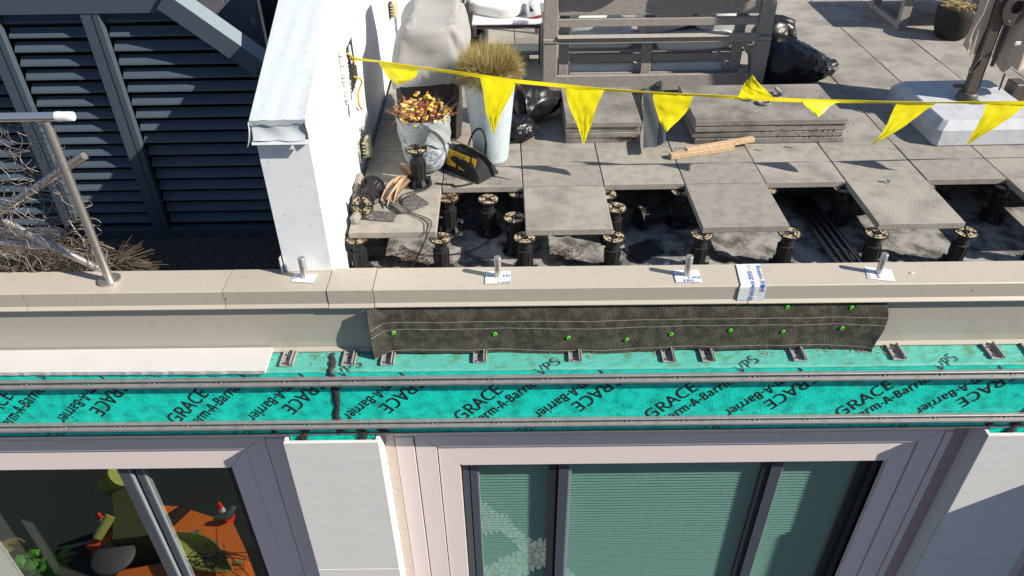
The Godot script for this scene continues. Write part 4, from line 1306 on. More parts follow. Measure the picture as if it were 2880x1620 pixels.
	lp.set_meta("label", "thicker loose cable arching out of the heap")

func lath(t: Node3D, called: String, c: Vector3, s: Vector3, m: Material, bev := 0.005, xf := Transform3D.IDENTITY) -> MeshInstance3D:
	var b := mb()
	b.box(c, s, bev, xf)
	return part(t, called, b, m)

func turned(at: Vector3, deg: float) -> Transform3D:
	return Transform3D(Basis(Vector3.UP, deg_to_rad(deg)), at)

func objects():
	pots()
	tool_bag()
	slabs()
	bench()
	back_things()
	umbrella()
	pennants()
	small_things()

func pots():
	var rng := RandomNumberGenerator.new()
	rng.seed = 9
	# worn pot with succulents
	var c := Vector3(-0.60, 0, -5.37)
	var t := thing("flower_pot", "worn whitish pot wrapped in grey film at its rim with red and yellow flowers", "plant pot", c)
	var xf := Transform3D(Basis.IDENTITY, c)
	var m := mb()
	m.lathe([Vector2(0.0, 0.0), Vector2(0.075, 0.0), Vector2(0.115, 0.02), Vector2(0.15, 0.07), Vector2(0.172, 0.14), Vector2(0.184, 0.24), Vector2(0.19, 0.36), Vector2(0.19, 0.455), Vector2(0.184, 0.462), Vector2(0.170, 0.46), Vector2(0.165, 0.43), Vector2(0.16, 0.40)], 40, xf)
	part(t, "pot_body", m, M.potworn)
	m = mb()
	m.lathe([Vector2(0.166, 0.40), Vector2(0.08, 0.42), Vector2(0, 0.425)], 24, xf)
	part(t, "soil", m, M.soil)
	var nz := noise(2.2, 4, 90)
	m = mb()
	m.sheet(func(u: float, v: float) -> Vector3:
		var a := TAU * u
		var y := lerpf(0.25 + 0.05 * sin(a * 1.0 + 2.2) + 0.015 * sin(a * 7), 0.462, v)
		var r := lerpf(0.188, 0.195, v) + 0.004 + 0.010 * absf(nz.get_noise_2d(cos(a) * 3 + sin(a + y * 14) * 2.0, y * 14)) + 0.003 * sin(a * 9 + y * 60)
		return c + Vector3(sin(a) * r, y, cos(a) * r), 110, 26, 0.0)
	part(t, "film_wrap", m, M.wrap)
	var stems := mb()
	var leaves := mb()
	for k in 150:
		var a := rng.randf() * TAU
		var r := sqrt(rng.randf()) * 0.15
		var p := c + Vector3(cos(a) * r, 0.42, sin(a) * r)
		var lean := Vector3(cos(a), 0, sin(a)) * rng.randf_range(0.0, 0.12) * (r / 0.12)
		var h := rng.randf_range(0.05, 0.17) * (1.15 - r * 2.4)
		var top := p + lean + Vector3(rng.randfn(0, 0.015), h, rng.randfn(0, 0.015))
		stems.tube([p, p.lerp(top, 0.5) + Vector3(0, 0.01, 0), top], 0.0022, 4, false)
		for j in 4:
			var q := p.lerp(top, rng.randf_range(0.2, 1.0)) + Vector3(rng.randfn(0, 0.012), rng.randfn(0, 0.008), rng.randfn(0, 0.012))
			var d := Vector3(rng.randfn(0, 1), rng.randf_range(0, 1), rng.randfn(0, 1)).normalized() * 0.013
			var w := d.cross(Vector3(rng.randf(), rng.randf(), rng.randf())).normalized() * 0.005
			leaves.quad(q - d, q + w, q + d, q - w)
	part(t, "stems", stems, M.straw if false else M.deadleaf, "stuff")
	part(t, "red_leaves", leaves, mat(lin(0.3, 0.06, 0.03), 0.7), "stuff")
	var yellows := [mat(lin(0.78, 0.58, 0.09), 0.7), mat(lin(0.8, 0.68, 0.3), 0.7), mat(lin(0.66, 0.22, 0.05), 0.7)]
	var fm := MB.new()
	fm.lathe([Vector2(0.004, -0.006), Vector2(0.0155, 0.0), Vector2(0.015, 0.004), Vector2(0.005, 0.0015), Vector2(0, 0.004)], 8, Transform3D.IDENTITY, -1)
	var fmesh := fm.done()
	for k in 130:
		var a := rng.randf() * TAU
		var r := sqrt(rng.randf()) * 0.21
		var f := MeshInstance3D.new()
		f.mesh = fmesh
		f.material_override = yellows[0 if k % 5 < 3 else 1 if k % 5 == 3 else 2]
		f.name = "flower"
		t.add_child(f, true)
		f.position = Vector3(cos(a) * r, 0.455 + 0.15 * (1 - pow(r / 0.22, 2)) * rng.randf_range(0.35, 1.0) + 0.02 * sin(k), sin(a) * r)
		f.rotation = Vector3(rng.randfn(0.35, 0.5), rng.randf() * TAU, rng.randfn(0, 0.4))
		f.scale = Vector3.ONE * rng.randf_range(0.7, 1.15)
	# tall pale pot with grass
	c = Vector3(-0.10, 0, -5.52)
	t = thing("grass_pot", "tall pale blue tapered pot with a dome of dry ornamental grass", "plant pot", c)
	xf = Transform3D(Basis.IDENTITY, c)
	m = mb()
	m.lathe([Vector2(0.0, 0.0), Vector2(0.115, 0.0), Vector2(0.13, 0.008), Vector2(0.135, 0.03), Vector2(0.155, 0.25), Vector2(0.18, 0.50), Vector2(0.203, 0.715), Vector2(0.203, 0.728), Vector2(0.195, 0.732), Vector2(0.183, 0.728), Vector2(0.178, 0.69)], 44, xf)
	part(t, "pot_body", m, M.potblue)
	m = mb()
	m.lathe([Vector2(0.18, 0.69), Vector2(0, 0.71)], 24, xf)
	part(t, "soil", m, M.soil)
	var cols := [mat(lin(0.42, 0.32, 0.11), 0.8), mat(lin(0.30, 0.27, 0.07), 0.8), mat(lin(0.5, 0.4, 0.22), 0.8), mat(lin(0.2, 0.14, 0.07), 0.85)]
	for g in 4:
		m = mb()
		for k in 3800:
			var a := rng.randf() * TAU
			var r := sqrt(rng.randf()) * 0.14
			var el := pow(rng.randf(), 0.7) * 1.65    # angle from vertical
			if g == 3: el = rng.randf_range(1.2, 2.0)
			var dirn := Vector3(cos(a) * sin(el), cos(el), sin(a) * sin(el))
			var p := c + Vector3(cos(a) * r, 0.71, sin(a) * r)
			var l := rng.randf_range(0.17, 0.285) * lerpf(1.0, 0.60, clampf(el / 1.5, 0, 1))
			var mid := p + dirn * l * 0.55
			var tip := p + dirn * l * 0.95 + Vector3(0, -0.03 * sin(el) * rng.randf_range(0.2, 2.2), 0) + Vector3(rng.randfn(0, 0.012), rng.randfn(0, 0.01), rng.randfn(0, 0.012))
			var w := dirn.cross(Vector3(rng.randfn(0, 1), rng.randfn(0, 1), rng.randfn(0, 1))).normalized() * 0.0011
			m.quad(p - w, p + w, mid + w, mid - w)
			m.tri(mid - w, mid + w, tip)
		part(t, "grass_blades", m, cols[g], "stuff")

func tool_bag():
	var at := Vector3(-0.265, 0, -5.31)
	var b := Basis(Vector3(0.76, 0, 0.65).normalized(), Vector3.UP, Vector3(-0.65, 0, 0.76).normalized())
	var xf := Transform3D(b, at)
	var t := thing("tool_bag", "black canvas tool bag with yellow panel and handwriting slumped beside the tall pot", "tool bag", at)
	var nz := noise(3.0, 3, 44)
	var m := mb()
	var rings := []
	for i in 13:
		var u := i / 12.0
		var x := lerpf(-0.19, 0.19, u)
		var e := 1.0 - 0.55 * pow(absf(u - 0.5) * 2, 6)
		var ring := []
		for s in [[-0.105, 0.0], [-0.11, 0.02], [-0.085, 0.12], [-0.03, 0.205], [0.0, 0.215], [0.03, 0.2], [0.085, 0.12], [0.105, 0.02], [0.1, 0.0]]:
			var p := Vector3(x + 0.03 * (s[1] / 0.2) * (0.5 - u), s[1] * e * (1.0 - 0.14 * u) + 0.012 * nz.get_noise_2d(x * 20, s[0] * 30) * float(s[1] > 0.03), s[0] * (0.9 + 0.2 * u))
			ring.append(xf * p)
		ring.reverse()
		rings.append(ring)
	m.loft(rings, true, -1)
	part(t, "canvas_body", m, M.fabric)
	# the panel follows the front slope
	var face := func(p: Vector2) -> Vector3:   # p in metres on the sloping front
		var y := 0.055 + p.y * 0.9
		return xf * Vector3(p.x, y, lerpf(0.1, 0.052, clampf((y - 0.03) / 0.13, 0, 1)) + 0.008)
	m = mb()
	m.sheet(func(u: float, v: float) -> Vector3: return face.call(Vector2(lerpf(-0.155, 0.125, u), lerpf(0.0, 0.125, v))), 8, 6, 0.003)
	var pn := part(t, "yellow_panel", m, M.bagyellow)
	m = mb()
	var over := func(p: Vector2) -> Vector3: return face.call(p) + xf.basis * Vector3(0, 0.0008, 0.0016)
	stamp(m, letters("GCNP", false), place2(Vector2(-0.105, 0.077), -4, 0.034, 0.034), Vector2(-9, -9), Vector2(9, 9), 1e9, over)
	stamp(m, letters("TANK", false), place2(Vector2(-0.075, 0.03), 3, 0.033, 0.032), Vector2(-9, -9), Vector2(9, 9), 1e9, over)
	part(pn, "handwriting", m, M.fabric).position = Vector3.ZERO
	for s in [-0.05, 0.075]:
		m = mb()
		m.sheet(func(u: float, v: float) -> Vector3: return face.call(Vector2(s + (u - 0.5) * 0.016, lerpf(-0.03, 0.13, v) if s > 0 else lerpf(-0.03, 0.07, v))) + xf.basis * Vector3(0, 0, 0.004), 2, 6, 0.003)
		part(t, "strap", m, M.fabric)
	m = mb()
	var pts := []
	for k in 21:
		var q := k / 20.0
		pts.append(face.call(Vector2(lerpf(-0.055, 0.08, q), 0.062 - 0.085 * sin(PI * q))) + xf.basis * Vector3(0, 0, 0.006 + 0.012 * sin(PI * q)))
	m.tube(pts, 0.0055, 8)
	part(t, "front_handle", m, M.fabric)
	m = mb()
	pts = []
	for k in 25:
		var a := PI * k / 24.0
		pts.append(xf * Vector3(0.06 - 0.085 * cos(a), 0.19 + 0.16 * sin(a), -0.02 - 0.05 * sin(a)))
	m.tube(pts, 0.008, 8)
	part(t, "top_handle", m, M.fabric)
	m = mb()
	m.tube([xf * Vector3(-0.17, 0.216, 0.002), xf * Vector3(0, 0.219, 0.002), xf * Vector3(0.15, 0.196, 0.002)], 0.005, 6)
	part(t, "zip", m, mat(lin(0.3, 0.25, 0.12), 0.6))
	m = mb()
	pts = []
	for k in 31:
		var q := k / 30.0
		pts.append(Vector3(lerpf(-0.52, -0.13, q), 0.009, -5.12 + 0.07 * sin(q * PI) * (1.0 if q > 0.35 else 0.6) - 0.09 * q * q))
	m.tube(pts, 0.007, 6)
	part(t, "shoulder_strap", m, M.fabric)

func slabs():
	var words := ["lowest", "second from the ground", "third from the ground", "topmost"]
	for k in 4:
		var s: String = "concrete slab of the small left stack, " + words[k]
		var t := thing("paving_slab", s, "slab", Vector3(0.815, k * 0.0475, -6.13), "slabs in the left stack")
		var xf := turned(Vector3(0.813 + [0.0, 0.004, -0.006, 0.004][k], k * 0.0472 + 0.022, -6.135 + [0.0, 0.006, -0.003, 0.012][k]), [0.4, -0.3, 0.8, -0.4][k])
		lath(t, "slab_body", Vector3.ZERO, Vector3(0.613, 0.0445, 0.73), M.slab, 0.004, xf)
	for k in 4:
		var s: String = "concrete slab of the wide right stack, " + words[k] + (", grey rings on it" if k == 3 else "")
		var t := thing("paving_slab", s, "slab", Vector3(2.165, k * 0.0535, -6.08), "slabs in the right stack")
		var xf := turned(Vector3(2.165 + [0.012, -0.008, 0.002, 0.0][k], k * 0.0535 + 0.025, -6.08 + [0.002, -0.004, 0.0, 0.006][k]), [0.2, -0.4, 0.3, -0.1][k])
		lath(t, "slab_body", Vector3.ZERO, Vector3(1.235, 0.048, 0.735), M.slab, 0.005, xf)
	# moss along the joints
	var rng := RandomNumberGenerator.new()
	rng.seed = 18
	var m := mb()
	for k in 420:
		var st := rng.randi() % 3
		var p := Vector3(rng.randfn(2.5, 0.18), [0.05, 0.1, 0.155][rng.randi() % 3] + rng.randfn(0, 0.008), -5.712)
		if st == 1: p = Vector3(rng.randfn(1.75, 0.12), 0.03 + rng.randfn(0, 0.01), -5.71)
		if st == 2: p = Vector3(rng.randfn(1.0, 0.06), 0.035 + rng.randfn(0, 0.01), -5.764)
		var l := rng.randf_range(0.004, 0.012)
		m.tri(p + Vector3(-l, 0, 0), p + Vector3(l, -l * 0.3, 0), p + Vector3(0, l * 0.8, 0.003))
	var t := thing("slab_moss", "dark moss and dirt stuck in the joints of the slab stacks", "moss", Vector3(2, 0.05, -5.71))
	tag(t, "", "", "", "stuff")
	part(t, "moss_flecks", m, M.litter, "stuff")
	var rw := ["grey plastic ring on the slab stack, nearest the viewer", "grey plastic ring on the slab stack, leftmost", "grey plastic ring on the slab stack, between leftmost and the tilted one", "grey plastic ring on the slab stack, tilted on another ring", "grey plastic ring on the slab stack, lying under the tilted one"]
	var rp := [[2.18, 0.0, -6.02, 0.0], [2.085, 0.0, -6.12, 0.0], [2.205, 0.0, -6.16, 0.0], [2.36, 0.02, -6.20, 0.5], [2.32, 0.0, -6.155, 0.0]]
	for k in 5:
		var at := Vector3(rp[k][0], 0.2145 + rp[k][1], rp[k][2])
		t = thing("plastic_ring", rw[k], "ring", at, "grey rings on the slab stack")
		m = mb()
		m.lathe([Vector2(0.026, 0.004), Vector2(0.026, 0.0), Vector2(0.05, 0.0), Vector2(0.054, 0.018), Vector2(0.05, 0.02), Vector2(0.044, 0.008), Vector2(0.03, 0.007), Vector2(0.026, 0.004)], 28, Transform3D(Basis(Vector3.BACK, -rp[k][3]), at), -1)
		part(t, "ring_body", m, M.ring)
	# flashing strip and timber
	t = thing("flashing_strip", "bent dark grey metal strip lying between the two slab stacks", "metal strip", Vector3(1.3, 0.02, -6.1))
	m = mb()
	m.sheet(func(u: float, v: float) -> Vector3:
		var z := lerpf(-5.50, -6.75, v)
		var x := lerpf(1.125, 1.30, u) + 0.17 * v - 0.02 * (1 - v)
		if u > 0.85: return Vector3(x, 0.055 + 0.07 + 0.01 * sin(v * 8), z)
		return Vector3(x, 0.055 + 0.035 * absf(sin(v * 2.2 + 0.8)) + 0.006 * sin(u * 9 + v * 7) + (0.03 * u), z), 14, 30, 0.002)
	part(t, "strip_sheet", m, M.flash)
	t = thing("timber_offcut", "split pale timber offcut lying on the pavers before the slab stacks", "timber", Vector3(1.67, 0.02, -5.57))
	var d := Vector3(0.725, 0.0, -0.19).normalized()
	var bs := Basis(d, Vector3.UP, d.cross(Vector3.UP)).rotated(Vector3.RIGHT, 0.0)
	lath(t, "lower_half", Vector3(-0.09, 0.022, 0.008), Vector3(0.56, 0.042, 0.055), M.pine, 0.004, Transform3D(bs, Vector3(1.67, 0, -5.57)))
	lath(t, "upper_half", Vector3(0.08, 0.046, -0.016), Vector3(0.60, 0.040, 0.05), tinted(M.pine, 1.1), 0.005, Transform3D(bs * Basis(Vector3.BACK, 0.03), Vector3(1.67, 0, -5.57)))
	for k in 4:
		m = mb()
		var p: Vector3 = Vector3(1.67, 0.07, -5.57) + bs * Vector3(-0.33 + k * 0.03 + (0.45 if k == 3 else 0.0), 0, 0.005 * k)
		m.tube([p, p + Vector3(0.02, 0.02, 0.006 * (k - 1))], 0.002, 5)
		part(t, "nail", m, M.framedark)

func bench():
	var t := thing("wooden_sofa", "weathered grey wooden sofa frame seen from behind with cushions piled inside", "sofa", Vector3(1.38, 0, -7.1))
	var z := -6.78
	# posts
	for s in [[0.432, -1], [2.335, 1]]:
		var x: float = s[0]
		lath(t, "lower_post", Vector3(x, 0.245, z), Vector3(0.125, 0.49, 0.075), M.woodv)
		lath(t, "upper_post", Vector3(x, 0.80, z - 0.022), Vector3(0.128, 0.54, 0.07), M.woodv)
		lath(t, "post_block", Vector3(x, 0.512, z + 0.004), Vector3(0.13, 0.036, 0.085), M.woodv)
		lath(t, "front_post", Vector3(x, 0.22, z - 0.72), Vector3(0.1, 0.44, 0.08), M.woodv)
		lath(t, "side_rail", Vector3(x, 0.30, z - 0.37), Vector3(0.06, 0.09, 0.62), M.woodv)
		lath(t, "arm_rest", Vector3(x, 0.60, z - 0.40), Vector3(0.12, 0.035, 0.72), M.woodv)
	# rails along the back
	for r in [[0.112, 0.15, z + 0.005, 0.04], [0.515, 0.062, z + 0.002, 0.075], [0.655, 0.07, z - 0.03, 0.04], [0.795, 0.15, z - 0.03, 0.04]]:
		lath(t, "back_rail", Vector3(1.3835, r[0], r[2]), Vector3(1.775, r[1], r[3]), M.wood)
	lath(t, "ledge_rail", Vector3(1.385, 0.545, z + 0.02), Vector3(1.79, 0.012, 0.085), tinted(M.wood, 1.25))
	for x in [0.56, 1.32, 2.14]:
		lath(t, "inner_stile", Vector3(x, 0.40, z - 0.10), Vector3(0.09, 0.72, 0.05), M.woodv)
	for y in [0.13, 0.30]:
		for s in [[0.62, 1.28], [1.37, 2.1]]:
			lath(t, "inner_rail", Vector3((s[0] + s[1]) / 2, y, z - 0.12), Vector3(s[1] - s[0], 0.07, 0.035), M.wood)
	for k in 7:
		lath(t, "seat_slat", Vector3(1.385, 0.345, z - 0.18 - k * 0.09), Vector3(1.7, 0.022, 0.065), M.wood)
	# cushions
	var list := [
		[Vector3(0.90, 0.43, z - 0.45), Vector3(0.32, 0.09, 0.26), 0, "pale cushion lying flat on the sofa seat, at left"], [Vector3(1.78, 0.42, z - 0.42), Vector3(0.36, 0.08, 0.28), 2, "pale cushion lying flat on the sofa seat, at right"],
		[Vector3(0.84, 0.55, z - 0.42), Vector3(0.27, 0.10, 0.2), -4, "pale cushion piled on the left seat cushion behind the ledge rail"], [Vector3(1.52, 0.58, z - 0.44), Vector3(0.26, 0.10, 0.2), 14, "tilted pale cushion piled in the middle of the sofa"], [Vector3(2.02, 0.56, z - 0.42), Vector3(0.24, 0.12, 0.2), -16, "tilted pale cushion piled at the right of the sofa"],
		[Vector3(0.92, 0.17, z - 0.34), Vector3(0.34, 0.075, 0.2), 0, "pale cushion stored under the seat, at left"], [Vector3(1.72, 0.18, z - 0.34), Vector3(0.38, 0.07, 0.2), 1, "pale cushion stored under the seat, at right"],
		[Vector3(0.80, 0.925, z - 0.12), Vector3(0.24, 0.055, 0.18), 0, "pale cushion lying over the sofa back, left one at the top edge"], [Vector3(1.82, 0.925, z - 0.12), Vector3(0.42, 0.055, 0.2), 0, "long pale cushion lying over the sofa back, right one at the top edge"]]
	for k in list.size():
		var c = list[k]
		t = thing("cushion", c[3], "cushion", c[0] - Vector3(0, c[1].y, 0), "pale cushions of the sofa")
		var m := mb()
		m.blob(c[0], c[1], 0.32, 0.05, 0.35, 200 + k, 40, 20, Basis(Vector3.BACK, deg_to_rad(c[2])))
		part(t, "cushion_body", m, M.cushion)

func trash(label: String, sec: Array, sd: int, tip := 1.0):
	# sec: rings of [x, y, z, half height, half width] from the tied end to the far end
	var c0: Vector3 = Vector3(sec[sec.size() / 2][0], 0, sec[sec.size() / 2][2])
	var t := thing("trash_bag", label, "trash bag", c0, "black trash bags")
	var n1 := noise(0.55, 3, sd)
	n1.fractal_type = FastNoiseLite.FRACTAL_RIDGED
	var n2 := noise(1.6, 3, sd + 1)
	var m := mb()
	var rings := []
	var cx := Curve3D.new()
	var cr := Curve3D.new()
	for s in sec:
		cx.add_point(Vector3(s[0], s[1], s[2]), Vector3.ZERO, Vector3.ZERO)
	var N := 56
	for i in N:
		var u := float(i) / (N - 1)
		var f := u * (sec.size() - 1)
		var k: int = min(int(f), sec.size() - 2)
		var w := smoothstep(0.0, 1.0, f - k) * 0.5 + (f - k) * 0.5
		var v := []
		for j in 5: v.append(lerpf(sec[k][j], sec[k + 1][j], w))
		var c := Vector3(v[0], v[1], v[2])
		var d := (Vector3(sec[k + 1][0], sec[k + 1][1], sec[k + 1][2]) - Vector3(sec[k][0], sec[k][1], sec[k][2])).normalized()
		var side := d.cross(Vector3.UP).normalized()
		var up := side.cross(d)
		var ring := []
		for q in 72:
			var a := TAU * q / 72
			var p: Vector3 = c + side * cos(a) * float(v[4]) + up * sin(a) * float(v[3])
			var crease := 0.20 * (n1.get_noise_3d(p.x * 2.6, p.y * 3.2, p.z * 2.6) - 0.3) + 0.04 * n2.get_noise_3d(p.x * 8, p.y * 8, p.z * 8)
			var aa := a + 0.4 * sin(u * 4.0 + sd) + 0.3 * n2.get_noise_2d(u * 3, a)
			var pleat := 0.14 * (absf(sin(aa * 4.5)) - 0.6) + 0.05 * (absf(sin(aa * 10.0 + 1.0)) - 0.6)
			pleat *= smoothstep(0.1, 0.8, u)
			p = c + (p - c) * (1.0 + crease + pleat)
			if p.y < 0.008: p.y = 0.008 + (p.y - 0.008) * 0.02
			ring.append(p)
		rings.append(ring)
	m.loft(rings, true, 3)
	part(t, "bag_body", m, M.bag)

func back_things():
	# covered barbecue
	var t := thing("covered_grill", "barbecue under a creased pale grey cover beside the white wall", "covered grill", Vector3(-0.6, 0, -6.1))
	lath(t, "cart_body", Vector3(-0.60, 0.30, -6.05), Vector3(0.50, 0.58, 0.50), M.cart, 0.04)
	lath(t, "cart_door", Vector3(-0.60, 0.32, -5.797), Vector3(0.42, 0.42, 0.01), tinted(M.cart, 0.8), 0.01)
	var nz := noise(1.5, 3, 301)
	var n2 := noise(0.9, 2, 302)
	n2.fractal_type = FastNoiseLite.FRACTAL_RIDGED
	var m := mb()
	var rings := []
	# sections: y, x0, x1, z front, z back
	var sec := [[0.50, -0.885, -0.30, -5.76, -6.62], [0.60, -0.88, -0.27, -5.765, -6.62], [0.72, -0.865, -0.26, -5.77, -6.62], [0.83, -0.84, -0.27, -5.775, -6.6], [0.91, -0.80, -0.30, -5.785, -6.6], [0.95, -0.755, -0.36, -5.80, -6.6], [0.963, -0.74, -0.33, -5.86, -6.6], [0.99, -0.745, -0.31, -5.98, -6.6], [1.05, -0.73, -0.30, -6.06, -6.58], [1.14, -0.70, -0.30, -6.12, -6.55], [1.22, -0.66, -0.30, -6.16, -6.52], [1.26, -0.6, -0.34, -6.22, -6.48]]
	var fine := []
	for i in sec.size() - 1:
		for s in 4:
			var r := []
			for k in 5: r.append(lerpf(sec[i][k], sec[i + 1][k], s / 4.0))
			fine.append(r)
	fine.append(sec[-1])
	for s in fine:
		var ring := []
		var hx: float = (s[2] - s[1]) / 2
		var hz: float = (s[3] - s[4]) / 2
		for k in 96:
			var a := TAU * k / 96
			var e := 0.26
			var px: float = sign(sin(a)) * pow(absf(sin(a)), e) * hx
			var pz: float = sign(cos(a)) * pow(absf(cos(a)), e) * hz
			var p := Vector3((s[1] + s[2]) / 2 + px, s[0], (s[3] + s[4]) / 2 + pz)
			var o := Vector3(px, 0, pz).normalized()
			var f: float = 0.008 * nz.get_noise_3d(p.x * 3, p.y * 2.2, p.z * 3) - 0.045 * maxf(0.0, n2.get_noise_3d(p.x * 1.3 + p.y * 0.9, p.y * 0.8 - p.x * 0.5, p.z * 1.2) - 0.1)
			f += 0.05 * (absf(fposmod(p.y * 2.6 + p.x * 1.9 + 0.3 * sin(p.x * 5), 1.0) - 0.5) - 0.3) * clampf((p.y - 0.9) * 6 + 0.35, 0.3, 1.0) + 0.03 * (absf(fposmod(p.x * 3.1 - p.y * 0.8, 1.0) - 0.5) - 0.3)
			f += 0.006 * sin(a * 9 + 2 * sin(s[0] * 5)) * clampf((0.95 - s[0]) * 3, 0, 1)
			p += o * f + Vector3(0, 0.012 * nz.get_noise_2d(p.x * 8, p.z * 8), 0)
			if s[0] < 0.51: p.y += 0.02 * sin(a * 3 + 1)
			ring.append(p)
		rings.append(ring)
	m.loft(rings, true, 3)
	part(t, "fabric_cover", m, M.cover)
	# trash bags
	trash("crumpled black trash bag behind the tall grass pot, left of the sofa", [[0.02, 0.16, -6.08, 0.10, 0.12], [0.12, 0.17, -6.2, 0.19, 0.22], [0.27, 0.17, -6.25, 0.17, 0.20], [0.38, 0.13, -6.33, 0.10, 0.14], [0.48, 0.12, -6.42, 0.06, 0.10], [0.53, 0.13, -6.47, 0.03, 0.09]], 11)
	trash("small shiny black trash bag low beside the tall grass pot", [[0.0, 0.06, -5.86, 0.05, 0.08], [0.08, 0.10, -5.88, 0.11, 0.15], [0.17, 0.09, -5.9, 0.10, 0.15], [0.25, 0.05, -5.93, 0.05, 0.08]], 21)
	trash("large black trash bag with pointed end leaning at the sofa's right side", [[2.36, 0.16, -7.1, 0.14, 0.15], [2.52, 0.19, -7.08, 0.24, 0.26], [2.72, 0.17, -7.1, 0.20, 0.26], [2.90, 0.13, -7.12, 0.155, 0.22], [3.04, 0.10, -7.13, 0.11, 0.16], [3.14, 0.095, -7.13, 0.07, 0.10], [3.21, 0.115, -7.14, 0.045, 0.06]], 31)
	trash("upper black trash bag lying on the large one behind the sofa post", [[2.42, 0.34, -7.2, 0.10, 0.10], [2.52, 0.42, -7.2, 0.16, 0.17], [2.62, 0.42, -7.22, 0.15, 0.16], [2.68, 0.36, -7.22, 0.12, 0.14], [2.73, 0.28, -7.22, 0.08, 0.12]], 41)
	# white table with pillow and helmet
	t = thing("white_table", "low white topped table with dark apron behind the tall pot", "table", Vector3(0.05, 0, -8.0))
	lath(t, "table_top", Vector3(0.06, 0.412, -8.05), Vector3(0.70, 0.018, 1.0), M.tabletop, 0.004)
	lath(t, "apron", Vector3(0.06, 0.381, -7.58), Vector3(0.68, 0.04, 0.03), M.tabledark, 0.003)
	for x in [-0.27, 0.385]:
		for zz in [-7.57, -8.5]:
			lath(t, "leg", Vector3(x, 0.2, zz), Vector3(0.04, 0.4, 0.04), M.tabledark, 0.003)
	lath(t, "lower_shelf", Vector3(0.10, 0.09, -7.75), Vector3(0.6, 0.015, 0.3), M.flash, 0.003)
	t = thing("pillow", "crumpled white pillow lying on the white table", "pillow", Vector3(0.0, 0.42, -8.0))
	m = mb()
	m.blob(Vector3(-0.02, 0.475, -8.0), Vector3(0.29, 0.075, 0.28), 0.55, 0.10, 0.3, 77, 60, 30, Basis(Vector3.UP, -0.5))
	part(t, "pillow_body", m, M.pillow)
	var hc := Vector3(0.35, 0.50, -7.78)
	t = thing("safety_helmet", "white safety helmet with dark vent on the white table corner", "helmet", hc - Vector3(0, 0.08, 0))
	m = mb()
	var hx := Transform3D(Basis(Vector3.BACK, 0.25) * Basis(Vector3.RIGHT, -0.25), hc)
	m.lathe([Vector2(0.112, -0.07), Vector2(0.118, -0.06), Vector2(0.112, -0.03), Vector2(0.108, 0.0), Vector2(0.096, 0.045), Vector2(0.07, 0.08), Vector2(0.035, 0.098), Vector2(0, 0.103)], 30, hx)
	part(t, "shell", m, M.helmet)
	m = mb()
	m.prism(PackedVector2Array([Vector2(-0.022, -0.03), Vector2(0.026, -0.02), Vector2(-0.012, 0.035)]), 0, 0.004, hx * Transform3D(Basis(Vector3.UP, -0.5), Vector3(-0.05, 0.0, 0.094)))
	part(t, "vent", m, M.recess)
	m = mb()
	m.lathe([Vector2(0.10, -0.085), Vector2(0.105, -0.075), Vector2(0.1, -0.066)], 24, hx)
	part(t, "red_band", m, M.red)
	# black pot behind the grill cover
	t = thing("black_planter", "round black planter rim peeking out between grey cover and grass", "plant pot", Vector3(-0.29, 0, -7.5))
	m = mb()
	m.lathe([Vector2(0, 0), Vector2(0.09, 0.0), Vector2(0.13, 0.34), Vector2(0.135, 0.36), Vector2(0.115, 0.36), Vector2(0.11, 0.3), Vector2(0, 0.3)], 28, Transform3D(Basis.IDENTITY, Vector3(-0.29, 0, -7.5)), -1)
	part(t, "pot_body", m, M.blackpot)
	t = thing("slim_planter", "blue grey planter with dark bare stems behind the grey cover", "plant pot", Vector3(-0.34, 0, -8.05))
	m = mb()
	m.lathe([Vector2(0, 0), Vector2(0.08, 0), Vector2(0.11, 0.5), Vector2(0.1, 0.51), Vector2(0.09, 0.46), Vector2(0, 0.46)], 24, Transform3D(Basis.IDENTITY, Vector3(-0.36, 0, -8.05)))
	part(t, "pot_body", m, M.potblue)
	m = mb()
	var rng := RandomNumberGenerator.new()
	rng.seed = 3
	for k in 40:
		var p := Vector3(-0.42 + rng.randfn(0, 0.03), 0.2, -7.85 + rng.randfn(0, 0.04))
		m.tube([p, p + Vector3(rng.randfn(0, 0.05), 0.4, rng.randfn(0, 0.05)), p + Vector3(rng.randfn(0, 0.09), 0.8, rng.randfn(0, 0.08))], 0.005, 4, false)
	part(t, "bare_stems", m, M.twig, "stuff")
	# wooden table at the back right
	t = thing("wooden_table", "weathered wooden table with trestle leg frame at the top edge, right", "table", Vector3(4.9, 0, -8.8))
	for zz in [-8.475, -9.2]:
		lath(t, "leg", Vector3(4.43, 0.21, zz), Vector3(0.10, 0.42, 0.07), M.woodv, 0.004, Transform3D(Basis.IDENTITY, Vector3.ZERO))
		lath(t, "leg", Vector3(6.4, 0.21, zz), Vector3(0.10, 0.42, 0.07), M.woodv, 0.004)
	lath(t, "foot_rail", Vector3(4.42, 0.035, -8.84), Vector3(0.06, 0.06, 0.68), M.woodv, 0.004)
	lath(t, "foot_rail", Vector3(6.4, 0.035, -8.84), Vector3(0.06, 0.06, 0.68), M.woodv, 0.004)
	for k in 7:
		lath(t, "table_board", Vector3(5.35, 0.40, -8.44 - k * 0.135), Vector3(2.1, 0.035, 0.13), M.wood, 0.003)
	lath(t, "long_rail", Vector3(5.4, 0.345, -8.5), Vector3(1.9, 0.07, 0.03), M.wood, 0.003)
	# black pot with dry plant
	t = thing("black_pot", "round black pot with a dry straw coloured plant before the wooden table", "plant pot", Vector3(4.845, 0, -8.2))
	var xf := Transform3D(Basis.IDENTITY, Vector3(4.845, 0, -8.2))
	m = mb()
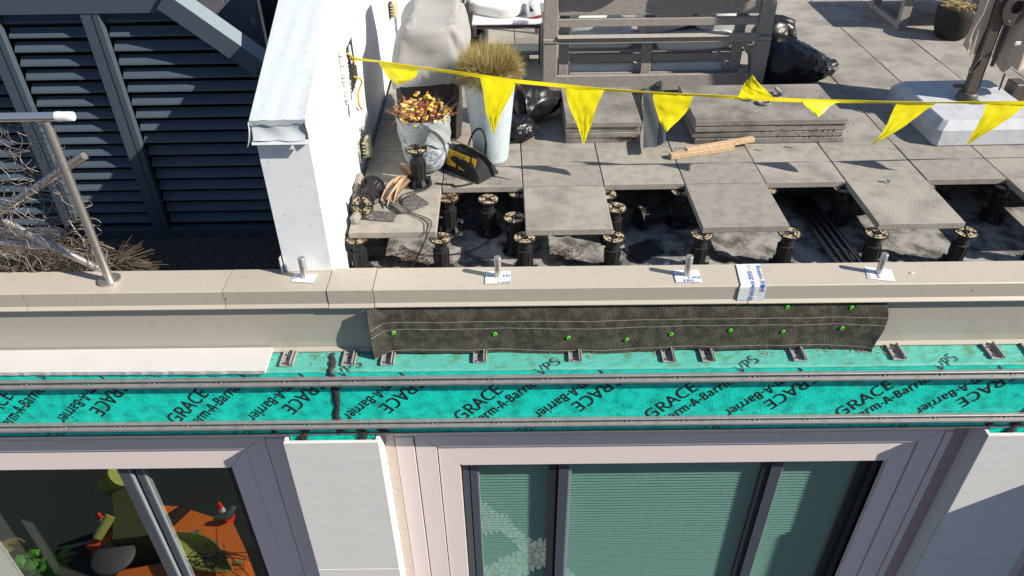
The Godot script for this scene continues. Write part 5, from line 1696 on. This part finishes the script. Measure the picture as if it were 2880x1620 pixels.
	m.lathe([Vector2(0, 0), Vector2(0.13, 0), Vector2(0.155, 0.02), Vector2(0.185, 0.12), Vector2(0.2, 0.24), Vector2(0.2, 0.315), Vector2(0.19, 0.325), Vector2(0.175, 0.32), Vector2(0.17, 0.28)], 36, xf)
	part(t, "pot_body", m, M.blackpot)
	m = mb()
	m.lathe([Vector2(0.172, 0.28), Vector2(0, 0.30)], 20, xf)
	part(t, "soil", m, M.litter)
	m = mb()
	for k in 220:
		var a := rng.randf() * TAU
		var r := rng.randf() * 0.12
		var p := Vector3(4.845 + cos(a) * r, 0.29, -8.2 + sin(a) * r)
		m.tube([p, p + Vector3(rng.randfn(0, 0.03), rng.randf_range(0.02, 0.06), rng.randfn(0, 0.03)), p + Vector3(rng.randfn(0, 0.06), rng.randf_range(0.0, 0.1), rng.randfn(0, 0.06))], 0.003, 4, false)
	part(t, "dry_stems", m, M.straw, "stuff")

func umbrella():
	var t := thing("umbrella_base", "chamfered pale blue grey concrete block holding the parasol pole", "umbrella base", Vector3(3.94, 0, -6.09))
	var m := mb()
	var xf := turned(Vector3(3.94, 0, -6.085), 0.6)
	var rings := []
	for s in [[0.455, 0.0], [0.462, 0.012], [0.455, 0.135], [0.405, 0.192], [0.395, 0.198]]:
		var ring := []
		var h: float = s[0]
		for q in [[1, 1], [1, -1], [-1, -1], [-1, 1]]:
			var k := 0.03
			var cx: float = q[0] * h
			var cz: float = q[1] * (h + 0.015)
			var a := Vector3(cx - q[0] * k, s[1], cz)
			var b := Vector3(cx, s[1], cz - q[1] * k)
			if q[0] * q[1] > 0: ring.append(xf * a); ring.append(xf * b)
			else: ring.append(xf * b); ring.append(xf * a)
		ring.reverse()
		rings.append(ring)
	m.loft(rings, true, -1)
	part(t, "concrete_block", m, M.umbase)
	t = thing("parasol", "closed beige parasol with dark brown pole, crank housing and hanging canopy", "umbrella", Vector3(3.92, 0.2, -6.09))
	lath(t, "pole", Vector3(3.925, 1.2, -6.09), Vector3(0.10, 2.0, 0.065), M.pole, 0.012)
	lath(t, "pole_groove", Vector3(3.979, 1.2, -6.075), Vector3(0.006, 1.98, 0.02), M.recess, 0.001)
	m = mb()
	m.lathe([Vector2(0.085, 0.198), Vector2(0.088, 0.205), Vector2(0.078, 0.25), Vector2(0.07, 0.262), Vector2(0.05, 0.262)], 24, Transform3D(Basis.IDENTITY, Vector3(3.92, 0, -6.09)), -1)
	part(t, "collar", m, M.pole)
	lath(t, "locking_lever", Vector3(3.845, 0.30, -6.12), Vector3(0.10, 0.025, 0.05), M.pole, 0.006, Transform3D(Basis.IDENTITY, Vector3.ZERO))
	lath(t, "rim_clamp", Vector3(3.955, 0.205, -6.0), Vector3(0.09, 0.012, 0.06), M.recess, 0.003)
	# crank housing: plate with a round hole
	m = mb()
	var pl := []
	for k in 33:
		var a := TAU * k / 32.0
		pl.append([Vector3(4.02 + 0.098 * cos(a) * (1.0 + 0.12 * sin(a)), 0.955 + 0.125 * sin(a), -6.03), Vector3(4.022 + 0.046 * cos(a), 0.975 + 0.052 * sin(a), -6.025)])
	for k in 32:
		var a = pl[k]
		var b = pl[k + 1]
		var o := Vector3(0, 0, -0.045)
		m.quad(a[1], a[0], b[0], b[1]); m.quad(a[0], a[0] + o, b[0] + o, b[0]); m.quad(b[1], b[1] + o, a[1] + o, a[1])
	part(t, "crank_housing", m, M.canvas if false else M.pole)
	m = mb()
	m.lathe([Vector2(0.045, 0), Vector2(0, 0.001)], 20, Transform3D(Basis(Vector3.RIGHT, PI / 2), Vector3(4.022, 0.975, -6.06)))
	part(t, "crank_recess", m, M.recess)
	m = mb()
	m.lathe([Vector2(0.008, 0), Vector2(0.007, 0.004), Vector2(0, 0.005)], 8, Transform3D(Basis(Vector3.RIGHT, PI / 2), Vector3(4.0, 0.865, -6.028)))
	part(t, "bolt", m, M.alu)
	m = mb()
	m.tube([Vector3(3.90, 0.56, -6.06), Vector3(3.885, 0.555, -6.05), Vector3(3.838, 0.475, -6.05), Vector3(3.842, 0.447, -6.05), Vector3(3.868, 0.445, -6.05), Vector3(3.905, 0.51, -6.05), Vector3(3.91, 0.545, -6.06)], 0.008, 8)
	part(t, "loop_handle", m, M.pole)
	m = mb()
	m.tube([Vector3(4.06, 0.87, -6.11), Vector3(4.055, 0.47, -6.12)], 0.016, 8)
	part(t, "strut", m, M.pole)
	m = mb()
	m.tube([Vector3(4.19, 0.40, -6.12), Vector3(4.195, 0.26, -6.12)], 0.008, 8)
	part(t, "rib_tip", m, M.pole)
	lath(t, "buckle", Vector3(4.118, 0.70, -6.0), Vector3(0.05, 0.03, 0.01), M.film, 0.003, Transform3D.IDENTITY)
	# hanging cloth
	var nz := noise(1.2, 3, 410)
	var lobe := func(top0: Vector3, top1: Vector3, low0: Vector3, low1: Vector3, bulge: float, sd: float) -> MB:
		var q := mb()
		q.sheet(func(u: float, v: float) -> Vector3:
			var p: Vector3 = low0.lerp(low1, u).lerp(top0.lerp(top1, u), v)
			p.y -= 0.07 * sin(PI * u) * (1 - v)
			p.z += bulge * sin(PI * u) + 0.03 * sin(u * 8 + sd) * (0.4 + v) + 0.03 * nz.get_noise_3d(u * 4, v * 3, sd)
			return p, 22, 26, 0.004)
		return q
	var list := [
		[Vector3(3.80, 2.0, -6.12), Vector3(3.93, 2.0, -6.16), Vector3(3.752, 0.66, -6.12), Vector3(3.905, 0.63, -6.17), 0.07, 1.0],
		[Vector3(3.86, 2.0, -6.18), Vector3(4.05, 2.0, -6.22), Vector3(3.80, 0.62, -6.2), Vector3(4.03, 0.66, -6.24), 0.05, 2.2],
		[Vector3(4.08, 2.0, -6.12), Vector3(4.30, 2.0, -6.08), Vector3(4.085, 0.58, -6.12), Vector3(4.30, 0.52, -6.06), 0.09, 4.0],
		[Vector3(4.02, 2.0, -6.2), Vector3(4.26, 2.0, -6.2), Vector3(4.07, 0.52, -6.17), Vector3(4.25, 0.46, -6.16), 0.06, 5.1],
		[Vector3(4.22, 2.0, -6.1), Vector3(4.42, 2.0, -6.16), Vector3(4.22, 0.60, -6.08), Vector3(4.40, 0.48, -6.14), 0.06, 6.3]]
	list.append([Vector3(4.36, 2.0, -6.05), Vector3(4.78, 2.0, -6.1), Vector3(4.42, 0.62, -6.04), Vector3(4.74, 0.58, -6.1), 0.09, 7.7])
	list.append([Vector3(4.40, 2.0, -6.22), Vector3(4.95, 2.0, -6.3), Vector3(4.46, 0.50, -6.2), Vector3(4.92, 0.62, -6.28), 0.07, 8.4])
	for q in list:
		part(t, "canopy_fold", lobe.call(q[0], q[1], q[2], q[3], q[4], q[5]), M.canvas)
	# a second dark foot block at the right edge
	t = thing("dark_block", "dark plastic block cut by the right edge behind the parasol base", "block", Vector3(4.5, 0, -6.35))
	lath(t, "block_body", Vector3(4.50, 0.12, -6.35), Vector3(0.12, 0.24, 0.16), M.pole, 0.01)

func pennants():
	var line := [Vector3(-1.085, 0.93, -5.16), Vector3(-1.09, 0.905, -5.36), Vector3(-1.05, 0.915, -5.28), Vector3(-0.84, 0.953, -5.12), Vector3(-0.559, 0.952, -5.0), Vector3(0.087, 0.866, -4.949), Vector3(0.695, 0.778, -4.992), Vector3(1.067, 0.744, -5.009), Vector3(1.699, 0.682, -5.04), Vector3(2.186, 0.646, -5.058), Vector3(2.774, 0.622, -5.069), Vector3(3.699, 0.597, -5.082), Vector3(5.6, 0.62, -5.1)]
	var cv := Curve3D.new()
	for p in line.slice(1): cv.add_point(p)
	var t := thing("pennant_string", "yellow warning ribbon strung across the terrace with triangular pennants", "pennant line", line[2])
	var m := mb()
	var n := 160
	m.sheet(func(u: float, v: float) -> Vector3:
		var p := cv.sample_baked(u * cv.get_baked_length())
		var tw := 0.5 * sin(u * 23) + 0.3
		return p + Vector3(0, (v - 0.5) * 0.026 * cos(tw), (v - 0.5) * 0.026 * sin(tw)), n, 1, 0.002)
	part(t, "ribbon", m, M.flag)
	# each pennant: two corners on the ribbon and a tip
	var fl := [
		[Vector3(-0.84, 0.950, -5.12), Vector3(-0.565, 0.946, -5.003), Vector3(-0.715, 0.825, -5.02), 0.5], [Vector3(-0.155, 0.91, -4.931), Vector3(0.091, 0.862, -4.953), Vector3(-0.07, 0.479, -4.93), 0.0],
		[Vector3(0.418, 0.812, -4.977), Vector3(0.692, 0.776, -4.992), Vector3(0.567, 0.371, -4.96), 0.0], [Vector3(1.035, 0.743, -5.009), Vector3(1.314, 0.713, -5.024), Vector3(1.153, 0.464, -4.99), 0.25],
		[Vector3(1.624, 0.690, -5.031), Vector3(1.898, 0.664, -5.047), Vector3(1.704, 0.860, -5.04), 0.1], [Vector3(2.096, 0.652, -5.052), Vector3(2.367, 0.640, -5.058), Vector3(2.196, 0.562, -5.0), 0.4],
		[Vector3(2.784, 0.612, -5.074), Vector3(3.069, 0.604, -5.081), Vector3(2.690, 0.302, -5.06), 0.0], [Vector3(3.431, 0.597, -5.084), Vector3(3.73, 0.592, -5.087), Vector3(3.40, 0.268, -5.06), 0.0]]
	var nz := noise(2.0, 3, 500)
	for k in fl.size():
		var f = fl[k]
		m = mb()
		m.sheet(func(u: float, v: float) -> Vector3:
			var top: Vector3 = f[0].lerp(f[1], u)
			var mid := 0.06 if k == 0 or k == 3 else 0.0
			var p: Vector3 = top.lerp(f[2], 1 - v)
			p += (f[1] - f[0]) * (u - 0.5) * mid * 4 * v * (1 - v) * 4
			var s := (1 - v)
			p.z += 0.025 * sin(s * 3.5 + k) * s + 0.008 * nz.get_noise_3d(u * 1.6, v * 2, k * 5) + 0.035 * f[3] * sin(PI * u) * s
			p.x += 0.012 * sin(s * 4 + k * 2) * (1 - s) * s * 4
			return p, 12, 16, 0.0)
		var pt := part(t, "pennant", m, M.flag)
		if k == 4: pt.set_meta("label", "pennant blown upwards over the ribbon")
	# knot at the wall
	m = mb()
	m.tube([Vector3(-1.085, 0.96, -5.27), Vector3(-1.06, 0.93, -5.30), Vector3(-1.055, 0.87, -5.34), Vector3(-1.07, 0.83, -5.40)], 0.009, 6)
	m.tube([Vector3(-1.085, 0.74, -5.40), Vector3(-1.05, 0.70, -5.46), Vector3(-1.05, 0.65, -5.52), Vector3(-1.075, 0.60, -5.42), Vector3(-1.08, 0.5, -5.44), Vector3(-1.085, 0.42, -5.55)], 0.008, 6)
	part(t, "tied_tail", m, M.tie)
	m = mb()
	var ring := []
	for k in 25:
		var a := TAU * k / 24.0
		ring.append(Vector3(-1.082 + 0.012 * cos(a), 0.91 + 0.06 * sin(a), -5.38 + 0.08 * cos(a)))
	m.tube(ring, 0.008, 6, false)
	part(t, "clear_ring", m, M.film)

func small_things():
	var rng := RandomNumberGenerator.new()
	rng.seed = 61
	# rubber mats on the leftmost paver
	for s in [[Vector3(-0.70, 0.006, -4.82), 0.24, 0.2, 38.0, "curled rubber scrap lying sunlit in the middle of the leftmost paver"], [Vector3(-0.87, 0.004, -4.66), 0.2, 0.13, -8.0, "dark rubber scrap on the leftmost paver before the fallen pedestal"]]:
		var t := thing("rubber_scrap", s[4], "rubber scrap", s[0], "rubber scraps on the leftmost paver")
		var m := mb()
		var b := Basis(Vector3.UP, deg_to_rad(s[3]))
		m.sheet(func(u: float, v: float) -> Vector3: return s[0] + b * Vector3((u - 0.5) * s[1], 0.004 + 0.02 * pow(maxf(0, 0.3 - u) / 0.3, 2) + 0.004 * sin(v * 5), (0.5 - v) * s[2]), 10, 8, 0.004)
		part(t, "sheet", m, M.rubber)
	for s in [[Vector3(-1.078, 0.03, -4.80), Vector3(0.045, 0.07, 0.2), 4, "broken concrete strip leaning on the white wall by the fallen pedestal"], [Vector3(-1.045, 0.03, -4.60), Vector3(0.05, 0.06, 0.09), -14, "broken concrete lump at the near corner of the leftmost paver by the wall"], [Vector3(-1.075, 0.05, -5.02), Vector3(0.05, 0.10, 0.24), 2, "long broken concrete edge standing against the white wall"]]:
		var t := thing("concrete_fragment", s[3], "rubble", s[0] - Vector3(0, 0.03, 0), "concrete fragments by the white wall")
		lath(t, "fragment", Vector3.ZERO, s[1], M.block, 0.012, Transform3D(Basis(Vector3.UP, deg_to_rad(s[2])) * Basis(Vector3.BACK, 0.2), s[0]))
	# dead palm like leaves
	var t := thing("dead_frond", "bunch of dry brown strap leaves lying on the leftmost paver", "dead leaves", Vector3(-0.75, 0, -4.98))
	for k in 13:
		var o := Vector3(-0.715 + rng.randfn(0, 0.015), 0.03 + rng.randf() * 0.04, -5.14 + rng.randfn(0, 0.02))
		var tip := Vector3(-0.82 + rng.randfn(0, 0.03), 0.012 + rng.randf() * 0.03, -4.80 + rng.randfn(0, 0.04))
		if k > 8: tip = Vector3(-0.77 + rng.randfn(0, 0.03), 0.012, -4.95 + rng.randfn(0, 0.03))
		if k > 10: tip = Vector3(-0.80 + rng.randfn(0, 0.02), 0.10, -5.2 + rng.randfn(0, 0.03))
		var m := mb()
		m.sheet(func(u: float, v: float) -> Vector3:
			var p: Vector3 = o.lerp(tip, v)
			p.y += 0.045 * sin(PI * v)
			p.x += 0.03 * sin(PI * v) * sin(k * 2.0)
			return p + Vector3((u - 0.5) * 0.034 * (0.45 + 0.9 * sin(PI * clampf(v * 0.9 + 0.08, 0, 1))) * (1 - v * 0.5), 0.010 * absf(u - 0.5) * 2, 0), 2, 10, 0.0)
		part(t, "leaf", m, tinted(M.deadleaf, rng.randf_range(0.8, 1.9), Color(1, 0.92, 0.85)))
	# cables
	var q := thing("black_cable", "thin black cables looping off the leftmost paver into the first gap", "cable", Vector3(-0.6, -0.3, -4.6))
	for s in [[Vector3(-0.60, 0.01, -5.03), Vector3(-0.74, 0.012, -4.95), Vector3(-0.76, 0.01, -4.84), Vector3(-0.69, 0.01, -4.70), Vector3(-0.60, 0.01, -4.62), Vector3(-0.55, 0.012, -4.55), Vector3(-0.535, 0.012, -4.45), Vector3(-0.56, -0.06, -4.40), Vector3(-0.66, -0.28, -4.44), Vector3(-0.74, -0.33, -4.48)],
		[Vector3(-0.58, 0.012, -5.02), Vector3(-0.71, 0.012, -4.93), Vector3(-0.745, 0.012, -4.82), Vector3(-0.66, 0.012, -4.69), Vector3(-0.57, 0.01, -4.63), Vector3(-0.515, 0.012, -4.56), Vector3(-0.52, 0.01, -4.45), Vector3(-0.58, -0.1, -4.40), Vector3(-0.70, -0.33, -4.40)],
		[Vector3(-0.78, -0.335, -4.80), Vector3(-0.70, -0.335, -4.72), Vector3(-0.58, -0.335, -4.66), Vector3(-0.42, -0.335, -4.66), Vector3(-0.24, -0.335, -4.72), Vector3(-0.11, -0.335, -4.88), Vector3(-0.05, -0.335, -5.1), Vector3(0.05, -0.3, -5.4)]]:
		var pts := []
		for i in s.size() - 1:
			var p0: Vector3 = s[max(i - 1, 0)]
			var p3: Vector3 = s[min(i + 2, s.size() - 1)]
			for k in 9:
				pts.append(s[i].cubic_interpolate(s[i + 1], p0, p3, k / 9.0))
		pts.append(s[-1])
		var m := mb()
		m.tube(pts, 0.0042, 6)
		part(q, "cable_run", m, M.cable)
	q = thing("black_conduit", "black conduit with bright end lying in the dark of the first gap", "pipe", Vector3(-0.3, -0.3, -5.1))
	var m2 := mb()
	m2.tube([Vector3(-0.42, -0.31, -5.02), Vector3(-0.1, -0.32, -5.0)], 0.012, 8)
	part(q, "conduit", m2, M.cable)
	m2 = mb()
	m2.tube([Vector3(-0.4, -0.285, -5.06), Vector3(-0.32, -0.285, -5.05)], 0.012, 8)
	part(q, "bright_end", m2, M.patch)
	# nails and clip
	for s in [[2.056, -5.584, 0.5, "bent nail on the pavers right of the timber, left one"], [2.31, -5.626, 0.9, "bent nail on the pavers before the wide slab stack, right one"]]:
		q = thing("bent_nail", s[3], "nail", Vector3(s[0], 0, s[1]), "nails on the pavers")
		m2 = mb()
		m2.tube([Vector3(s[0] - 0.03, 0.006, s[1] - 0.02), Vector3(s[0], 0.004, s[1]), Vector3(s[0] + 0.025, 0.012, s[1] + 0.014)], 0.0028, 5)
		part(q, "nail_body", m2, M.framedark)
	q = thing("metal_clip", "small crumpled bright metal clip on the fourth projecting paver", "clip", Vector3(2.868, 0, -5.04))
	lath(q, "clip_plate", Vector3.ZERO, Vector3(0.045, 0.004, 0.02), M.chrome, 0.001, Transform3D(Basis(Vector3(1, 0.4, 0.2).normalized(), 0.8), Vector3(2.868, 0.022, -5.04)))
	lath(q, "clip_leg", Vector3.ZERO, Vector3(0.02, 0.004, 0.035), M.alu, 0.001, Transform3D(Basis(Vector3(0.3, 0.2, 1).normalized(), 1.2), Vector3(2.875, 0.015, -5.03)))
	lath(q, "clip_leg", Vector3.ZERO, Vector3(0.012, 0.03, 0.004), M.chrome, 0.001, Transform3D(Basis(Vector3(0.3, 1, 1).normalized(), 0.9), Vector3(2.853, 0.018, -5.045)))
	q = thing("bird_dropping", "white fleck lying on the coping right of the last stub", "debris", Vector3(2.66, 0.004, -3.9))
	m2 = mb()
	m2.blob(FT * Vector3(2.55, 0.006, -0.11), Vector3(0.016, 0.006, 0.009), 0.9, 0.5, 0.6, 8, 14, 8)
	part(q, "fleck", m2, M.foam)

# ---------------------------------------------------------------- the street below, seen only in the window panes
const GY := -12.5
func street():
	var t := thing("street_ground", "dark asphalt street far below the facade", "street", Vector3(0, GY, 20))
	tag(t, "", "", "", "structure")
	var m := mb()
	m.quad(Vector3(-300, GY, 300), Vector3(300, GY, 300), Vector3(300, GY, -300), Vector3(-300, GY, -300))
	part(t, "asphalt", m, M.asphalt, "structure")
	t = thing("building_base", "lower storeys of the building below the windows", "building", Vector3(0, GY, -6))
	lath(t, "wall", Vector3(1, (GY - 4.41) / 2, -8.3), Vector3(14, -4.41 - GY, 8.6), M.stone, 0)
	# orange road machine: x along the facade, at local z 6 from it
	t = thing("road_machine", "orange wood chipper with olive hopper parked in the street, seen mirrored", "machine", Vector3(-6.6, GY, 5.8), "", true)
	m = mb()
	m.prism(PackedVector2Array([Vector2(-7.75, -6.75), Vector2(-7.3, -6.7), Vector2(-6.0, -6.25), Vector2(-5.5, -5.5), Vector2(-5.45, -4.6), Vector2(-6.4, -4.4), Vector2(-6.9, -5.4), Vector2(-7.5, -6.1)]), GY + 0.4, GY + 1.5, Transform3D(Basis(Vector3.RIGHT, -PI / 2), Vector3.ZERO))
	part(t, "orange_hood", m, M.machine)
	m = mb()
	m.prism(PackedVector2Array([Vector2(-8.4, -5.1), Vector2(-7.2, -5.35), Vector2(-6.6, -5.0), Vector2(-6.3, -4.0), Vector2(-8.4, -3.9)]), GY + 0.4, GY + 1.45, Transform3D(Basis(Vector3.RIGHT, -PI / 2), Vector3.ZERO))
	part(t, "orange_deck", m, tinted(M.machine, 0.8))
	m = mb()
	m.prism(PackedVector2Array([Vector2(-8.9, -7.2), Vector2(-8.2, -7.0), Vector2(-7.5, -6.2), Vector2(-7.5, -5.7), Vector2(-8.2, -5.6), Vector2(-8.5, -6.4)]), GY + 0.5, GY + 1.9, Transform3D(Basis(Vector3.RIGHT, -PI / 2), Vector3.ZERO))
	part(t, "olive_body", m, M.olivedark)
	m = mb()
	m.tube([Vector3(-8.95, GY + 1.8, 7.0), Vector3(-8.6, GY + 2.1, 7.1)], [0.2, 0.27], 16)
	part(t, "olive_chute", m, M.olive)
	m = mb()
	m.tube([Vector3(-8.62, GY + 1.75, 5.75), Vector3(-8.42, GY + 2.0, 6.1)], 0.11, 14)
	part(t, "olive_cylinder", m, M.olive)
	m = mb()
	m.prism(PackedVector2Array([Vector2(-8.8, -5.6), Vector2(-8.35, -5.6), Vector2(-8.4, -6.2), Vector2(-8.62, -6.35)]), GY + 0.5, GY + 1.7, Transform3D(Basis(Vector3.RIGHT, -PI / 2), Vector3.ZERO))
	part(t, "orange_guard", m, tinted(M.machine, 0.8, Color(1, 0.7, 0.8)))
	m = mb()
	m.tube([Vector3(-8.7, GY + 1.5, 5.7), Vector3(-9.35, GY + 1.5, 5.45)], [0.09, 0.02], 8)
	part(t, "tow_arm", m, M.twig)
	m = mb()
	m.lathe([Vector2(0.42, 0), Vector2(0.42, 0.04), Vector2(0.4, 0.06), Vector2(0, 0.06)], 36, Transform3D(Basis.IDENTITY, Vector3(-8.15, GY + 1.65, 5.35)))
	part(t, "disc_cover", m, mat(lin(0.1, 0.09, 0.09), 0.5))
	# feed hopper: open olive trough
	m = mb()
	m.sheet(func(u: float, v: float) -> Vector3:
		var a := lerpf(-1.9, 1.9, v)
		var c := Vector3(-7.1, GY + 1.75, 5.75).lerp(Vector3(-5.62, GY + 1.75, 4.95), u)
		var r := 0.30 * sin(PI * clampf(u * 0.9 + 0.1, 0, 1)) + 0.05
		return c + Vector3(0.45, 0, 0.9).normalized() * r * sin(a) + Vector3(0, -r * cos(a) * 0.6, 0), 24, 14, 0.02)
	part(t, "feed_hopper", m, M.olive)
	for h in [[-6.75, 6.0, 0.3], [-6.25, 5.7, 0.3]]:
		m = mb()
		m.box(Vector3.ZERO, Vector3(0.2, 0.02, 0.14), 0.004, Transform3D(Basis(Vector3.UP, -0.5), Vector3(h[0], GY + 1.51, h[1])))
		part(t, "hinge_plate", m, M.hinge)
	m = mb()
	m.tube([Vector3(-6.4, GY + 1.6, 6.3), Vector3(-6.1, GY + 1.65, 6.35), Vector3(-6.0, GY + 1.75, 6.5)], [0.06, 0.1, 0.06], 10)
	part(t, "grab_handle", m, M.hinge)
	m = mb()
	m.tube([Vector3(-7.4, GY + 1.6, 6.2), Vector3(-6.6, GY + 1.8, 7.0)], [0.16, 0.05], 10)
	part(t, "dark_boom", m, M.twig)
	for k in 3:
		m = mb()
		m.box(Vector3([-5.62, -8.35, -6.2][k], GY + 1.52, [5.3, 7.4, 4.75][k]), Vector3(0.18, 0.02, 0.1), 0.004)
		part(t, "warning_plate", m, M.olive)
	for w in [[-8.0, 4.6], [-5.9, 5.9]]:
		m = mb()
		m.tube([Vector3(w[0], GY + 0.4, w[1]), Vector3(w[0] + 0.25, GY + 0.4, w[1])], 0.4, 20)
		part(t, "wheel", m, M.plastic)
	# brushwood heaped in the hopper
	var rng := RandomNumberGenerator.new()
	rng.seed = 8
	t = thing("brushwood", "bare brushwood heaped in the olive hopper of the orange machine, seen mirrored", "branches", Vector3(-6.0, GY + 1.6, 5.1), "", true)
	m = mb()
	for k in 30:
		var p := Vector3(rng.randfn(-6.05, 0.25), GY + 1.7 + rng.randf() * 0.12, rng.randfn(5.2, 0.14))
		var d := Vector3(rng.randfn(0, 0.25), rng.randfn(0.04, 0.05), rng.randfn(0, 0.2))
		m.tube([p - d, p + Vector3(0, 0.04, 0.02), p + d], 0.009, 5, false)
	part(t, "twigs", m, M.twig, "stuff")
	# cones
	for c in [[-6.85, 7.40, "red and white traffic cone standing right behind the orange machine, seen mirrored"], [-9.55, 7.15, "red and white traffic cone standing left of the orange machine, seen mirrored"]]:
		t = thing("traffic_cone", c[2], "traffic cone", Vector3(c[0], GY, c[1]), "traffic cones in the street", true)
		var xf := Transform3D(Basis.IDENTITY, Vector3(c[0], GY, c[1]))
		lath(t, "base", Vector3(c[0], GY + 0.02, c[1]), Vector3(0.36, 0.04, 0.36), M.conered, 0.01)
		var bands := [[0.04, 0.24, M.conered, "lower_cone"], [0.24, 0.36, M.conewhite, "reflective_collar"], [0.36, 0.40, M.conered, "middle_cone"], [0.40, 0.55, M.conewhite, "reflective_collar"], [0.55, 0.72, M.conered, "cone_tip"]]
		for b in bands:
			m = mb()
			m.lathe([Vector2(lerpf(0.15, 0.035, b[0] / 0.72), b[0]), Vector2(lerpf(0.15, 0.035, b[1] / 0.72), b[1])] + ([Vector2(0, 0.72)] if b[1] > 0.7 else []), 20, xf)
			part(t, b[3], m, b[2])
	# bush and a table at the lower left of the pane
	t = thing("green_bush", "bright green large leaved bush in the street, seen mirrored", "bush", Vector3(-10.5, GY, 5.9), "", true)
	for k in 26:
		var c := Vector3(rng.randfn(-10.45, 0.28), GY + rng.randf_range(0.2, 0.75), rng.randfn(5.85, 0.18))
		var b := Basis(Vector3.UP, rng.randf() * TAU) * Basis(Vector3.RIGHT, rng.randfn(-0.2, 0.4))
		m = mb()
		m.sheet(func(u: float, v: float) -> Vector3: return c + b * Vector3((u - 0.5) * 0.34 * sin(PI * clampf(v, 0.06, 0.96)), 0.05 * sin(PI * v) - 0.1 * absf(u - 0.5), (v - 0.5) * 0.42), 6, 8, 0.0)
		part(t, "leaf", m, tinted(M.leaf, rng.randf_range(0.7, 1.2)))
	t = thing("yellow_bin", "round yellowish bin with pale pole standing in it, seen mirrored", "bin", Vector3(-11.3, GY, 6.3), "", true)
	m = mb()
	m.lathe([Vector2(0.3, 0), Vector2(0.36, 0.5), Vector2(0.39, 0.5), Vector2(0.39, 0.54), Vector2(0.34, 0.54), Vector2(0.33, 0.4), Vector2(0, 0.4)], 28, Transform3D(Basis.IDENTITY, Vector3(-11.25, GY, 6.25)))
	part(t, "bin_body", m, mat(lin(0.3, 0.22, 0.07), 0.7))
	m = mb()
	m.tube([Vector3(-11.2, GY + 0.4, 6.2), Vector3(-11.75, GY + 1.1, 6.5)], 0.07, 12)
	part(t, "pole", m, mat(lin(0.6, 0.66, 0.62), 0.5))
	# crazy paving path mirrored in the narrow pane
	t = thing("stone_path", "pale crazy paving path forking in the garden below, seen mirrored", "path", Vector3(0, GY, 6.9), "", true)
	tag(t, "", "", "", "structure")
	var legs := [[Vector2(-1.6, 8.55), Vector2(1.6, 5.4), 0.17], [Vector2(-1.3, 5.35), Vector2(0.72, 6.5), 0.33], [Vector2(-1.3, 6.95), Vector2(-0.35, 7.3), 0.28]]
	var inside := func(p: Vector2) -> bool:
		for l in legs:
			if Geometry2D.get_closest_point_to_segment(p, l[0], l[1]).distance_to(p) < l[2]: return true
		return false
	var seeds := []
	for k in 4000:
		var p := Vector2(rng.randf_range(-1.5, 1.5), rng.randf_range(5.0, 8.6))
		if not inside.call(p): continue
		var ok := true
		for s in seeds:
			if s.distance_to(p) < 0.115: ok = false
		if ok: seeds.append(p)
	var tones := [M.path, tinted(M.path, 0.85), tinted(M.path, 1.12)]
	for i in seeds.size():
		var poly := []
		var s: Vector2 = seeds[i]
		for k in 10: poly.append(s + Vector2.from_angle(TAU * k / 10) * 0.16)
		for o in seeds:
			if o == s or o.distance_to(s) > 0.4: continue
			var n: Vector2 = (s - o).normalized()
			poly = clip(poly, n, n.dot((s + o) / 2) + 0.007)
		var cut := []
		for q in poly:
			var v: Vector2 = q
			for k in 8:
				if not inside.call(v): v = v.lerp(s, 0.18)
			cut.append(v)
		if cut.size() < 3: continue
		var pp := PackedVector2Array()
		for v in cut: pp.append(Vector2(v.x, -v.y))
		if Geometry2D.triangulate_polygon(pp).is_empty(): continue
		m = mb()
		m.prism(pp, GY + 0.005, GY + 0.035, Transform3D(Basis(Vector3.RIGHT, -PI / 2), Vector3(0, 0, 0)).translated(Vector3(0, 0, 0)) * Transform3D(Basis.IDENTITY, Vector3.ZERO))
		part(t, "paving_stone", m, tones[i % 3])
